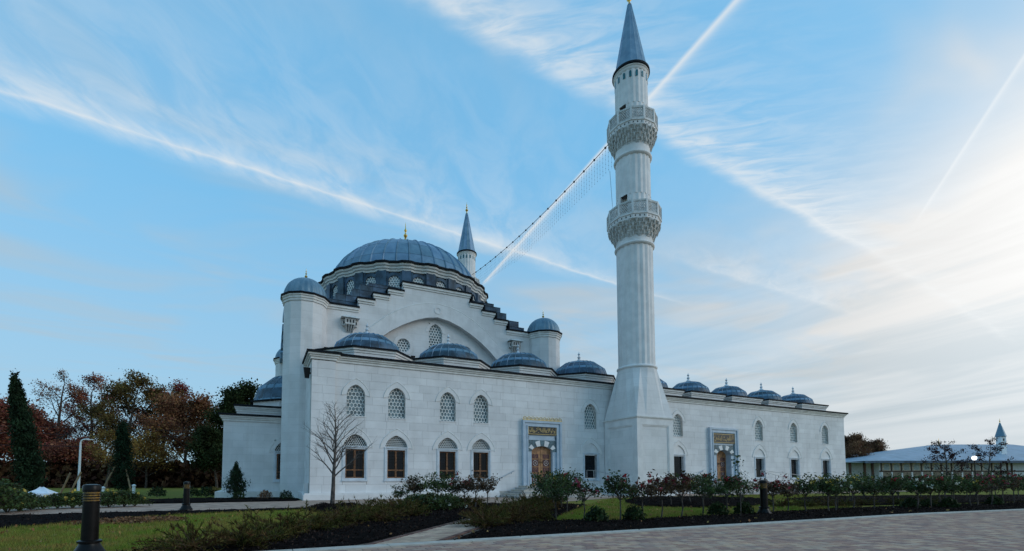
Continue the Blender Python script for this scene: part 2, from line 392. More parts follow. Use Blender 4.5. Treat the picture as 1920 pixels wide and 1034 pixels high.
def arch(w, z0, zs, zt, n=9, pt=.22, full=True):
    """pointed arch outline in X,Z: up the left jamb, over the crown, down the right"""
    P = []
    for i in range(2 * n + 1):
        t = PI - PI * i / (2 * n)
        s = math.sin(t); c = abs(math.cos(t))
        P.append((w / 2 * math.cos(t), zs + (zt - zs) * ((1 - pt) * s + pt * (1 - c))))
    return ([(-w / 2, z0)] + P + [(w / 2, z0)]) if full else P
def honeycomb(w, z0, z1, cell, bar, y0, y1, pitch=1.0):
    """pierced plate of staggered hexagonal holes"""
    mb = MB(); rx = cell / math.sqrt(3) * 1.0; dxx = cell; dzz = cell * .866 * pitch; rows = int((z1 - z0) / dzz) + 2
    for j in range(rows):
        z = z0 + j * dzz
        for i in range(-1, int(w / dxx) + 2):
            x = -w / 2 + (i + (.5 if j % 2 else 0)) * dxx
            if x < -w / 2 - cell * .3 or x > w / 2 + cell * .3 or z > z1 + cell * .2: continue
            out = []; inn = []
            for k in range(6):
                a = PI / 6 + k * PI / 3
                out.append((x + rx * math.cos(a), z + rx * math.sin(a) * pitch)); q = (rx - bar)
                inn.append((x + q * math.cos(a), z + q * math.sin(a) * pitch))
            vs = [(a, y0, b) for a, b in out] + [(a, y0, b) for a, b in inn] + [(a, y1, b) for a, b in inn]
            fs = []
            for k in range(6):
                l = (k + 1) % 6; fs += [(k, l, 6 + l, 6 + k), (6 + k, 6 + l, 12 + l, 12 + k)]
            mb.add(vs, fs)
    return mb
#MARK2
# ------------------------------------------------------------------ setting: ground sheets
D, G, YC, XC = 27.95, 33.0, 41.9, 11.88            # front wall, gable wall, dome centre
g = MB(); N = 24
g.add([(-700, -300, 0), (900, -300, 0), (900, 900, 0), (-700, 900, 0)], [(0, 1, 2, 3)])
tag(g.build('ground', 'grass_ground', loc=(0, 0, -.02)), 'grassy ground sheet of the mosque grounds', None, None, 'structure')
def sheet(name, pts, z, material, label, kind='structure'):
    mb = MB(); mb.add([(x, y, z) for x, y in pts], [tuple(range(len(pts)))]); return tag(mb.build(name, material), label, None, None, kind)
KERB = [(-14, 8.11), (15, 8.11), (19.2, 8.16), (26, 7.66), (34, 6.7), (46, 4.6)]
def kerbY(x):
    for (x0, y0), (x1, y1) in zip(KERB, KERB[1:]):
        if x <= x1: return y0 + (y1 - y0) * (x - x0) / (x1 - x0)
    return KERB[-1][1]
road = sheet('road', [(-14, -60), (140, -60), (140, -16)] + [(x, y - .02) for x, y in reversed(KERB)], -.012, 'sand_joint', 'brick paved driveway in the foreground')
# kerb stones: flush light concrete band
kerb = empty('kerb', (-14, 8.11, 0)); kerb['kind'] = 'structure'; kerb['label'] = 'flush pale concrete kerb between driveway and flower beds'
x = -4.0; kn = 0
while x < 40:
    x2 = x + 1.5; y1, y2 = kerbY(x), kerbY(x2)
    mb = MB(); a = .006
    mb.add([(x + a, y1 - .30, -.05), (x2 - a, y2 - .30, -.05), (x2 - a, y2, -.05), (x + a, y1, -.05),
            (x + a, y1 - .295, .028), (x2 - a, y2 - .295, .028), (x2 - a, y2 - .005, .03), (x + a, y1 - .005, .03)],
           [(4, 5, 6, 7), (0, 1, 5, 4), (1, 2, 6, 5), (2, 3, 7, 6), (3, 0, 4, 7)])
    mb.build('kerb_stone', 'concrete_kerb', kerb); x = x2; kn += 1
def cam_depth(x, y): return x * math.sin(YAW) + y * math.cos(YAW)
def in_view(x, y, mx=60):
    d = cam_depth(x, y)
    if d < 1: return False
    px = 895.6 + 887.8 * (x * math.cos(YAW) - y * math.sin(YAW)) / d
    py = 899 + 887.8 * EYE / d
    return -mx < px < 1920 + mx and py < 1034 + mx
def paver_unit(name, material, L, Wd):
    mb = MB(); c = .006; h = L / 2 - .003; w = Wd / 2 - .003
    mb.add([(-h, -w, -.03), (h, -w, -.03), (h, w, -.03), (-h, w, -.03), (-h + c, -w + c, 0), (h - c, -w + c, 0), (h - c, w - c, 0), (-h + c, w - c, 0)],
           [(4, 5, 6, 7), (0, 1, 5, 4), (1, 2, 6, 5), (2, 3, 7, 6), (3, 0, 4, 7)])
    return mb.mesh(name, material)
pav = paver_unit('paver', 'paver', .24, .16)
cells = []
j = 0; y = 7.70
while y > 2.6:
    x = -1.0 + (.12 if j % 2 else 0)
    while x < 26:
        if y < kerbY(x) - .39 and in_view(x, y): cells.append((cam_depth(x, y), x, y))
        x += .24
    y -= .16; j += 1
cells.sort()
for i, (d, x, y) in enumerate(cells[:300]):
    link('paver', pav, road, (x, y, .010 + rnd.uniform(-.002, .002)))
rest = cells[300:]
pv = np.array([v.co for v in pav.vertices]); pf = [tuple(p.vertices) for p in pav.polygons]
mb = MB()
for d, x, y in rest: mb.add([(p[0] + x, p[1] + y, p[2] + .010 + (((x * 7.3 + y * 3.1) % 1) - .5) * .004) for p in pv], pf)
tag(mb.build('paver_field', 'paver', road), kind='stuff')
sheet('road_paving_far', [(26, -14), (140, -16), (140, -10), (46, 4.28), (34, 6.38), (26, 7.3)], .006, 'paver', 'far stretch of the brick paved driveway')
# footpath along the building, and the diagonal path
fp = sheet('footpath', [(-60, 20.6), (-6.5, 20.0), (-4.6, 20.2), (-1.6, 20.1), (3.3, 20.6), (9.2, 20.8), (12.6, 19.6), (20, 23.4), (36, 23.9), (60, 24.2), (60, 29), (52, 28.2), (-2, 28.2), (-2.4, 27.0), (-60, 30.5)], -.008, 'paver_path', 'pale brick footpath in front of the mosque')
pd = np.array([.66, .752]); pn = np.array([.752, -.66]); p0 = np.array([1.55, 8.10]); PL = 15.6; PW = 1.06
diag = sheet('diagonal_path', [tuple(p0 + pn * a + pd * b) for a, b in ((-.22, -.25), (PW + .22, .75), (PW + .1, PL), (-.1, PL))], -.006, 'sand_joint', 'narrow brick path crossing the beds to the mosque steps')
mb = MB(); me_ = MB(); t = 0.0; k = 0
while t < PL:
    w = .13
    n_ = int(PW / .22)
    off = 0 if k % 2 else .11
    for q in range(-1, n_ + 1):
        a0 = max(.10, q * .22 + off); a1 = min(PW - .10, (q + 1) * .22 + off)
        if a1 - a0 < .04: continue
        c = p0 + pn * (a0 + a1) / 2 + pd * (t + w / 2)
        if c[1] < 8.16: continue
        z = .012 + rnd.uniform(-.002, .002)
        mb.obox(c, pn, (a1 - a0) / 2 - .004, pd, w / 2 - .004, -.02, z)
    t += w; k += 1
t = -.2
while t < PL:
    for a in (0.04, PW - .04):
        c = p0 + pn * a + pd * (t + .1)
        if c[1] > 8.2: me_.obox(c, pn, .05, pd, .096, -.02, .018 + rnd.uniform(-.002, .002))
    t += .2
tag(mb.build('path_pavers', 'paver_path', diag), kind='stuff'); tag(me_.build('edging_bricks', 'paver_edge', diag), kind='stuff')

# mulch beds: bumpy dark ground with loose chips
def inside(P, x, y):
    r = False; n = len(P)
    for i in range(n):
        x0, y0 = P[i]; x1, y1 = P[(i + 1) % n]
        if (y0 > y) != (y1 > y) and x < (x1 - x0) * (y - y0) / (y1 - y0) + x0: r = not r
    return r
def edge_dist(P, x, y):
    d = 1e9
    for i in range(len(P)):
        ax, ay = P[i]; bx, by = P[(i + 1) % len(P)]; ux, uy = bx - ax, by - ay
        t = max(0, min(1, ((x - ax) * ux + (y - ay) * uy) / (ux * ux + uy * uy + 1e-9)))
        d = min(d, math.hypot(ax + ux * t - x, ay + uy * t - y))
    return d
from mathutils import noise as mnoise
def bed(name, P, label, h=.06, res=.16, chips=1500, material='mulch', chipmat='mulch_chip', chip=.05):
    xs = [p[0] for p in P]; ys = [p[1] for p in P]; idx = {}; mb = MB()
    nx = int((max(xs) - min(xs)) / res) + 2; ny = int((max(ys) - min(ys)) / res) + 2; pts = []
    for i in range(nx):
        for j in range(ny):
            x = min(xs) + i * res; y = min(ys) + j * res
            if inside(P, x, y):
                e = edge_dist(P, x, y); z = min(1, e / .45) * h * (.6 + .9 * abs(mnoise.noise(Vector((x * 1.7, y * 1.7, 3))))) + .035 * min(1, e / .2) * mnoise.noise(Vector((x * 9, y * 9, 0))) + .002
                xx = x + .4 * res * mnoise.noise(Vector((x * 5, y * 5, 8))); yy = y + .4 * res * mnoise.noise(Vector((x * 5, y * 5, 18)))
                idx[i, j] = len(pts); pts.append((xx, yy, z))
    fs = []
    for (i, j), a in idx.items():
        b, c, d = idx.get((i + 1, j)), idx.get((i + 1, j + 1)), idx.get((i, j + 1))
        if b is not None and c is not None and d is not None: fs.append((a, b, c, d))
        elif b is not None and d is not None: fs.append((a, b, d))
        elif b is not None and c is not None: fs.append((a, b, c))
        elif c is not None and d is not None: fs.append((a, c, d))
    # a flat skirt of the true outline under the bumps
    sk = [(x, y, .001) for x, y in P]; o = len(pts)
    mb.add(pts + sk, fs + [tuple(range(o, o + len(sk)))])
    b = tag(mb.build(name, material, smooth=60), label, None, None, 'structure')
    if chips and pts:
        A = np.array(pts); c = A[rng.integers(0, len(A), chips)] + rng.normal(size=(chips, 3)) * (res * .5, res * .5, .006) + (0, 0, .012)
        tag(link('chips', np_mesh('chips', leaves(c, chip, .5, up=0.0), 4, chipmat), b), kind='stuff')
    return b
PTH = lambda a, b: tuple(p0 + pn * a + pd * b)
BED_KERB = [(3.45, 8.14), (15, 8.14), (19.2, 8.2), (26, 7.7), (34, 6.75), (40, 5.7), (41, 8.2), (33, 10.2), (26.5, 10.7), (20, 10.95), (14, 10.55), (9, 10.45), (7.2, 11.0), (8.9, 12.8), (13.5, 17.4), (12.6, 18.5), (12.1, 18.4)] + [PTH(PW + .12, b) for b in (12.5, 8, 5, 2, .8)]
BED_LEFT = [(1.2, 8.14), (-3.9, 8.14), (-2.6, 8.9), (-.6, 9.3), (.2, 10.8), (.9, 12.4), (2.7, 15.2), (4.8, 18.6), (5.2, 20.0), (7, 20.6), (9.0, 20.5), (10.9, 19.3)] + [PTH(-.12, b) for b in (13, 10, 7, 4, 2, .6)]
BED_FAR = [(14.5, 15.2), (16, 13.6), (19, 13.4), (22, 14.8), (24, 15.6), (26, 18), (24, 21), (21, 21.6), (18.5, 20.6), (16.2, 18.0)]
BED_RIGHT = [(23, 11.9), (30, 11.2), (40, 10), (52, 9), (54, 14), (44, 17), (34, 19.5), (28, 18), (24.4, 14.2)]
BED_STRIP = [(-30, 15.4), (-12, 12.2), (-5.4, 14.7), (-4.6, 15.8), (-3.2, 17.7), (-1.4, 18.6), (1.0, 19.2), (5.1, 20.1), (9.2, 20.4), (9.2, 20.9), (3.3, 20.7), (-1.6, 20.2), (-4.6, 20.3), (-6.5, 20.0), (-12, 20.4), (-30, 20.6)]
bed('mulch_bed_along_kerb', BED_KERB, 'dark mulch bed along the driveway kerb right of the brick path', chips=15000)
bed('mulch_bed_left_of_path', BED_LEFT, 'dark mulch bed left of the diagonal brick path', chips=9000)
bed('mulch_bed_in_lawn', BED_FAR, 'dark mulch island in the lawn in front of the minaret', h=.16, chips=2500)
bed('mulch_bed_by_courtyard', BED_RIGHT, 'dark mulch bed in front of the courtyard wing', chips=4000, res=.25)
bed('mulch_strip', BED_STRIP, 'dark mulch strip between left lawn and footpath', h=.05, chips=5000, res=.2)
bed('mulch_strip_by_wall', [(-12, 28.2), (-2.4, 27.2), (1.8, 27.3), (2.1, 28.3), (2.2, 31.5), (1.0, 31.8), (-3, 33.2), (-12, 31.5)], 'dark mulch strip at the foot of the left wing', h=.08, chips=900, res=.2)
ring = [(2.75 + 1.25 * math.cos(a), 18.9 + 1.9 * math.sin(a)) for a in np.linspace(0, 2 * PI, 20)[:-1]]
bed('mulch_ring', ring, 'mounded mulch ring under the bare young tree', h=.20, chips=2500, res=.12)
strawp = [(-3.15 + 1.3 * math.cos(a), 15.9 + .95 * math.sin(a)) for a in np.linspace(0, 2 * PI, 20)[:-1]]
bed('straw_patch', strawp, 'patch of brown dead grass in the left lawn', h=.05, chips=1500, material='straw', chipmat='straw', chip=.10, res=.12)

# lawn blades
def lawn(name, P, n, label, h=.05, avoid=()):
    xs = [p[0] for p in P]; ys = [p[1] for p in P]; out = []
    while len(out) < n:
        x = rng.uniform(min(xs), max(xs), 4000); y = rng.uniform(min(ys), max(ys), 4000)
        # nearer ground gets more blades
        d = cam_depth(x, y) if False else x * math.sin(YAW) + y * math.cos(YAW)
        keep = rng.random(4000) < np.clip((9.0 / np.maximum(d, 6)) ** 1.4, 0, 1)
        for a, b in zip(x[keep], y[keep]):
            if inside(P, a, b) and not any(inside(Q, a, b) for Q in avoid): out.append((a, b))
    c = np.array(out[:n]); c = np.c_[c, np.full(n, -.02)]
    a = rng.uniform(0, 2 * PI, n); tuft = np.array([mnoise.noise(Vector((q[0] * 2.3, q[1] * 2.3, 1.0))) for q in c]); hh = h * rng.uniform(.5, 1.6, n) * (1 + .9 * np.clip(tuft, -.6, 1)); lean = rng.normal(size=(n, 2)) * .5 * hh[:, None]
    w = np.c_[np.cos(a), np.sin(a), np.zeros(n)] * .007
    tip = c + np.c_[lean, hh + .02]
    tag(link(name, np_mesh(name, np.stack([c - w, c + w, tip], 1).reshape(-1, 3), 3, 'grass_blade')), label, 'grass', None, 'stuff')
LAWN_L = [(-12, 8.0), (-3.9, 8.0), (-2.6, 8.9), (-.6, 9.3), (.2, 10.8), (.9, 12.4), (2.7, 15.2), (4.8, 18.6), (5.2, 20.0), (1.0, 19.2), (-1.4, 18.6), (-3.2, 17.7), (-4.6, 15.8), (-5.4, 14.7), (-12, 12.4)]
lawn('lawn_grass_near', LAWN_L, 60000, 'short green and straw-coloured lawn grass at lower left', avoid=(ring, strawp))
LAWN_R = [(7.2, 10.9), (9, 10.3), (14, 10.4), (20, 10.8), (23, 11.6), (24, 14.4), (36, 20), (36, 23.6), (20, 23.3), (13.4, 17.4), (8.9, 12.8)]
lawn('lawn_grass_right', LAWN_R, 42000, 'mown green lawn behind the standard roses', avoid=(BED_FAR,))

# fallen leaves scattered over lawns and beds
fl_ = []
while len(fl_) < 900:
    a, b = rng.uniform(-8, 24), rng.uniform(8.2, 20)
    if inside(LAWN_L, a, b) or inside(LAWN_R, a, b) or (rng.random() < .5 and (inside(BED_LEFT, a, b) or inside(BED_KERB, a, b))): fl_.append((a, b, .045))
tag(link('fallen_leaves', np_mesh('fallen_leaves', leaves(np.array(fl_) + rng.normal(size=(900, 3)) * (.0, .0, .012), .075, .7), 4, 'fallen_leaf')), 'scattered brown fallen leaves on the lawns and beds', 'leaves', None, 'stuff')

# ------------------------------------------------------------------ shared architecture pieces
def slab(mb, x0, x1, z0, z1, y0, y1, ops):
    """wall slab with rectangular holes"""
    xs = sorted({x0, x1, *[v for o in ops for v in o[:2] if x0 < v < x1]}); zs = sorted({z0, z1, *[v for o in ops for v in o[2:] if z0 < v < z1]})
    for a, b in zip(xs, xs[1:]):
        run = None
        for c, d in zip(zs, zs[1:]):
            hole = any(o[0] < (a + b) / 2 < o[1] and o[2] < (c + d) / 2 < o[3] for o in ops)
            if hole:
                if run: mb.box(a, b, y0, y1, run[0], run[1]); run = None
            else: run = (run[0], d) if run else (c, d)
        if run: mb.box(a, b, y0, y1, run[0], run[1])
    return mb
def block_layout(x0, x1, z0, z1, ops, course=.46, lo=.9, hi=1.5, seed=1):
    r = random.Random(seed); n = round((z1 - z0) / course); h = (z1 - z0) / n; out = []
    for j in range(n):
        a, b = z0 + j * h, z0 + (j + 1) * h; x = x0; first = True
        while x < x1 - .02:
            L = r.uniform(lo, hi) * (r.uniform(.35, .9) if first else 1); first = False
            xe = min(x1, x + L)
            if x1 - xe < .35: xe = x1
            pieces = [(x, xe, a, b)]
            for o in ops:
                nxt = []
                for (p, q, s, t) in pieces:
                    if o[1] <= p or o[0] >= q or o[3] <= s or o[2] >= t: nxt.append((p, q, s, t)); continue
                    if o[0] > p: nxt.append((p, o[0], s, t))
                    if o[1] < q: nxt.append((o[1], q, s, t))
                    m0, m1 = max(p, o[0]), min(q, o[1])
                    if o[2] > s: nxt.append((m0, m1, s, o[2]))
                    if o[3] < t: nxt.append((m0, m1, o[3], t))
                pieces = nxt
            out += [p for p in pieces if p[1] - p[0] > .04 and p[3] - p[2] > .04]
            x = xe
    return out
UB = MB().box(-.5, .5, 0, 1, -.5, .5).mesh('stone_block', 'stone')
def face_blocks(parent, blocks, Y, nobj, gap=.009, depth=.03):
    blocks = sorted(blocks, key=lambda b: -(b[1] - b[0]) * (b[3] - b[2]) / cam_depth((b[0] + b[1]) / 2, Y) ** 2)
    for p, q, s, t in blocks[:nobj]:
        pr = rnd.uniform(0, .005)
        o = link('stone_block', UB, parent, ((p + q) / 2, Y - pr, (s + t) / 2)); o.scale = (q - p - gap, depth + pr, t - s - gap)
    mb = MB()
    for p, q, s, t in blocks[nobj:]:
        pr = rnd.uniform(0, .005); mb.box(p + gap / 2, q - gap / 2, Y - pr, Y + depth, s + gap / 2, t - gap / 2)
    if mb.v: tag(mb.build('stone_facing', 'stone', parent), kind='stuff')

# window meshes, built round x = 0 with the wall face at y = 0
def win_meshes():
    M = {}
    # tall upper window
    inn = arch(1.05, 4.85, 6.12, 6.71, full=False); out = arch(1.62, 4.85, 6.04, 7.06, full=False, pt=.34)
    M['surround_u'] = MB().ribbonY(inn, out, -.028, .30).mesh('window_surround', 'stone_plain', 30)
    M['hood_u'] = MB().tube([(x, -.020, z) for x, z in out], .030, 5).mesh('hood_mould', 'stone_moulding')
    M['lattice_u'] = honeycomb(1.05, 4.85, 6.72, .21, .019, .17, .22, pitch=1.2).mesh('lattice', 'lattice_stone')
    M['pane_u'] = MB().box(-.53, .53, .30, .32, 4.85, 6.73).mesh('pane', 'glass_pale')
    M['sill_u'] = MB().box(-.56, .56, -.03, .30, 4.80, 4.855).mesh('sill', 'stone_plain')
    # lower window with wooden casement
    inn = arch(1.36, 3.08, 3.08, 3.80, full=False); out = arch(1.98, 3.02, 3.0, 4.20, full=False, pt=.34)
    M['surround_l'] = MB().ribbonY(inn, out, -.028, .28).mesh('window_surround', 'stone_plain', 30)
    M['hood_l'] = MB().tube([(x, -.020, z) for x, z in out], .030, 5).mesh('hood_mould', 'stone_moulding')
    M['tymp'] = honeycomb(1.36, 3.08, 3.85, .125, .0145, .14, .17).mesh('tympanum_lattice', 'lattice_stone')
    M['tymp_back'] = MB().box(-.70, .70, .24, .27, 3.06, 3.84).mesh('tympanum_backing', 'panel_black')
    M['tymp_blind'] = MB().box(-.70, .70, .04, .27, 3.06, 3.84).mesh('tympanum_panel', 'stone_plain')
    fr = MB()
    for a, b, y in ((.55, .63, .0), (.63, .72, -.045)):
        fr.box(-b, -a, y, .27, 1.08, 3.06).box(a, b, y, .27, 1.08, 3.06)
    fr.box(-.63, .63, -.002, .27, 2.92, 3.06).box(-.74, .74, -.06, .27, 3.02, 3.083)
    fr.box(-.63, .63, -.002, .27, 1.14, 1.235).box(-.74, .74, -.075, .27, 1.04, 1.14)
    M['frame_l'] = fr.mesh('marble_frame', 'marble_pale')
    cs = MB()
    for a, b in ((-.55, -.475), (-.055, .055), (.475, .55)): cs.box(a, b, .13, .20, 1.235, 2.92)
    for a, b in ((1.235, 1.30), (1.67, 1.75), (2.855, 2.92)): cs.box(-.475, -.055, .133, .198, a, b).box(.055, .475, .133, .198, a, b)
    M['casement'] = cs.mesh('casement', 'wood')
    M['pane_l'] = MB().box(-.50, .50, .21, .222, 1.25, 2.91).mesh('pane', 'glass')
    gr = MB()
    for i in range(1, 6): x = -.55 + i * 1.1 / 6; gr.box(x - .0045, x + .0045, .08, .09, 1.235, 2.92)
    for i in range(1, 9): z = 1.235 + i * 1.685 / 9; gr.box(-.55, .55, .082, .092, z - .0045, z + .0045)
    M['grille'] = gr.mesh('grille', 'iron')
    return M
WM = win_meshes()
def upper_window(root, x, Y, dz=0.0):
    w = link('window', WM['surround_u'], root, (x, Y, dz))
    for n in ('lattice_u', 'pane_u', 'sill_u', 'hood_u'): link(WM[n].name.split('.')[0], WM[n], w, (x, Y, dz))
def lower_window(root, x, Y, dz=0.0, wood=True, blind=False):
    w = link('window', WM['surround_l'], root, (x, Y, dz))
    L = ['frame_l', 'pane_l', 'grille', 'hood_l'] + (['casement'] if wood else []) + (['tymp_blind'] if blind else ['tymp', 'tymp_back'])
    for n in L: link(WM[n].name.split('.')[0], WM[n], w, (x, Y, dz))
def op_u(x, dz=0): return [(x - .525, x + .525, 4.85 + dz, 6.5 + dz), (x - .41, x + .41, 6.5 + dz, 6.73 + dz)]
def op_l(x, dz=0): return [(x - .70, x + .70, 1.06 + dz, 3.30 + dz), (x - .62, x + .62, 3.30 + dz, 3.6 + dz), (x - .43, x + .43, 3.6 + dz, 3.83 + dz)]

def finial(root, x, y, z, h, name='finial', material='gold'):
    s = h
    pr = [(.02 * s, 0), (.085 * s, .02 * s), (.05 * s, .10 * s), (.03 * s, .16 * s), (.045 * s, .20 * s), (.105 * s, .27 * s), (.115 * s, .32 * s), (.05 * s, .40 * s), (.025 * s, .46 * s), (.06 * s, .52 * s), (.065 * s, .55 * s), (.02 * s, .61 * s), (.018 * s, .66 * s), (.045 * s, .70 * s), (.045 * s, .72 * s), (.014 * s, .78 * s), (.010 * s, .9 * s), (.001, s)]
    return MB().lathe(pr, 14).build(name, material, root, 40, (x, y, z))
def stone_finial(root, x, y, z):
    pr = [(r_ * 1.2, z_ * 1.2) for r_, z_ in [(.22, -.06), (.20, .04), (.10, .14), (.06, .22), (.11, .27), (.11, .31), (.05, .37), (.045, .45), (.085, .49), (.085, .53), (.03, .6), (.001, .72)]]
    return MB().lathe(pr, 14).build('finial', 'marble_pale', root, 40, (x, y, z))
def sheet_dome(root, x, y, z, R, H, gores, rows, name='dome', ztop=1.0):
    """lead dome: dark core with separate lead sheets, each with a standing seam on one side"""
    P = [(R * .985 * math.cos(t), H * .985 * math.sin(t)) for t in np.linspace(0, PI / 2, 12)]
    P[-1] = (0.001, H * .985)
    core = MB().lathe(P, 48).build(name, 'lead_dark', root, 50, (x, y, z))
    T = np.linspace(0, PI / 2 * .97, rows + 1); da = 2 * PI / gores
    for r in range(rows):
        mb = MB(); k = 4; vs = []; sub = np.linspace(T[r], T[r + 1] - .006, k)
        lip = .05 * R / 6 + .030
        offs = [(-.5, 0), (-.5 + .05, lip), (-.5 + .11, 0), (-.2, .0), (.15, .0), (.485, 0)]
        for t in sub:
            for f, e in offs:
                a = f * da; rr = R * math.cos(t); b = 1 + e / R
                vs.append((rr * b * math.cos(a), rr * b * math.sin(a), H * math.sin(t) * (1 + e / H)))
        m_ = len(offs)
        mb.add(vs, [(i * m_ + q, i * m_ + q + 1, (i + 1) * m_ + q + 1, (i + 1) * m_ + q) for i in range(k - 1) for q in range(m_ - 1)])
        me = mb.mesh('lead_sheet', 'lead', 35)
        for q in range(gores):
            link('lead_sheet', me, core, (x, y, z), q * da + (da * .5 if False else 0))
    return core
def cornice(mb, cap, x0, x1, y, z, proj=1.0, yb=None, left=True, right=True):
    """moulded cornice on a wall facing -Y; z is the top of the stone"""
    yb = yb or y + .3
    for a, b, p in ((-.34, -.20, .07), (-.20, -.10, .14), (-.10, 0, .22)):
        p *= proj; mb.box(x0 - (p if left else 0), x1 + (p if right else 0), y - p, yb, z + a, z + b)
    p = .30 * proj; cap.box(x0 - (p if left else 0), x1 + (p if right else 0), y - p, yb, z + .002, z + .125)
def ngon(n, r, cx, cy, a0=0.0): return [(cx + r * math.cos(a0 + 2 * PI * i / n), cy + r * math.sin(a0 + 2 * PI * i / n)) for i in range(n)]

# ------------------------------------------------------------------ mosque prayer hall
mosque = empty('mosque', (XC, D, 0), 'white stone mosque prayer hall with stepped gable and large blue-grey lead dome', 'mosque')
X0, X1 = 2.54, 25.4; ZT = 7.92
UW = [5.03, 7.48, 10.79, 13.12, 22.0]
PC = 17.74                                                # portal centre
ops = sum([op_u(x) + op_l(x) for x in UW], []) + [(PC - 1.55, PC + 1.55, .0, 5.2)]
wall = slab(MB(), X0, X1, 0, ZT, D + .014, D + .42, ops).build('front_wall', 'mortar', mosque)
blocks = block_layout(X0 + 1.3, X1, .38, ZT, ops, seed=3)
face_blocks(wall, blocks, D, 240)
pil = MB().box(X0, X0 + 1.3, D - .11, D + .01, .38, ZT).build('corner_pilaster', 'mortar', mosque)
face_blocks(pil, block_layout(X0, X0 + 1.3, .38, ZT, [], seed=5, lo=.6, hi=1.0), D - .125, 40)
side = MB().box(X0 + .002, X0 + .4, D + .43, G, 0, ZT).build('end_wall', 'stone_jointed', mosque)
MB().box(X0 - .33, 14.3, D - .36, D + .3, 0, .30).box(X0 - .28, 14.3, D - .31, D + .3, .30, .385).box(X0 - .33, X0 + .2, D + .298, G, 0, .38).build('plinth', 'stone_plain', mosque)
MB().box(21.0, X1, D - .36, D + .3, 0, .385).build('plinth', 'stone_plain', mosque)
MB().box(X0 - .22, X0 - .02, D + .5, D + 1.2, .39, .95).build('end_wall_buttress', 'stone_plain', mosque)
cm, cc = MB(), MB()
cornice(cm, cc, X0 + 1.3, X1, D, 8.26, left=False, right=False); cornice(cm, cc, X0, X0 + 1.3, D - .125, 8.30, yb=D + 3)
cm.build('cornice', 'stone_moulding', mosque); cc.build('cornice_capping', 'lead_cap', mosque)
MB().box(X0 + .1, X1, D + .31, G + .2, 8.05, 8.30).build('gallery_roof', 'lead_dark', mosque)
for x in UW: upper_window(mosque, x, D)
for x in UW[:4]: lower_window(mosque, x, D)
lower_window(mosque, UW[4], D, wood=False, blind=True)

# calligraphy: flowing gold strokes in a panel
def stroke(mb, pts, w, y):
    n = len(pts); vs = []
    for i, (x, z) in enumerate(pts):
        a = pts[max(i - 1, 0)]; b = pts[min(i + 1, n - 1)]; dx_, dz_ = b[0] - a[0], b[1] - a[1]; L = math.hypot(dx_, dz_) or 1
        ww = .75 * w * (.45 + .75 * math.sin(PI * (i + .35) / (n - .3)))
        vs += [(x - dz_ / L * ww, y, z + dx_ / L * ww), (x + dz_ / L * ww, y, z - dx_ / L * ww)]
    mb.add(vs, [(2 * i, 2 * i + 1, 2 * i + 3, 2 * i + 2) for i in range(n - 1)])
def calligraphy(x0, x1, z0, z1, y, seed):
    r = random.Random(seed); mb = MB(); h = z1 - z0; x = x1 - .06
    def arc(cx, cz, rx, rz, a0, a1, w, n=9): stroke(mb, [(cx + rx * math.cos(a0 + (a1 - a0) * i / n), cz + rz * math.sin(a0 + (a1 - a0) * i / n)) for i in range(n + 1)], w, y)
    while x > x0 + .05:
        k = r.choice('lbnwsdk'); u = h * .16
        if k == 'l': stroke(mb, [(x, z1 - h * .06), (x - .01, z0 + h * .5), (x - .02, z0 + h * .22)], .016, y); x -= .085
        elif k == 'b': arc(x - .09, z0 + h * .34, .10, u, 0, -PI, .017); mb.box(x - .1, x - .075, y - .001, y, z0 + h * .10, z0 + h * .16); x -= .17
        elif k == 'n': arc(x - .06, z0 + h * .55, .07, u * 1.1, .4, -PI - .3, .017); mb.box(x - .07, x - .045, y - .001, y, z0 + h * .62, z0 + h * .68); x -= .14
        elif k == 'w': arc(x - .04, z0 + h * .42, .04, u * .6, 0, 2 * PI, .014); arc(x - .08, z0 + h * .38, .09, u * 1.3, 0, -PI * .6, .015); x -= .12
        elif k == 's': stroke(mb, [(x - i * .028, z0 + h * (.3 + (.10 if i % 2 else 0))) for i in range(6)], .014, y); x -= .15
        elif k == 'd': arc(x - .05, z0 + h * .7, .07, u * .8, 1.2, -1.6, .016); x -= .10
        else: stroke(mb, [(x, z0 + h * .9), (x - .10, z0 + h * .75), (x - .02, z0 + h * .55), (x - .14, z0 + h * .42)], .015, y); x -= .13
        if r.random() < .7:
            zz = z0 + h * r.uniform(.1, .86); xx = x + r.uniform(0, .1); stroke(mb, [(xx, zz), (xx - .05, zz + .03), (xx - .11, zz - .005)], .010, y)
    return mb
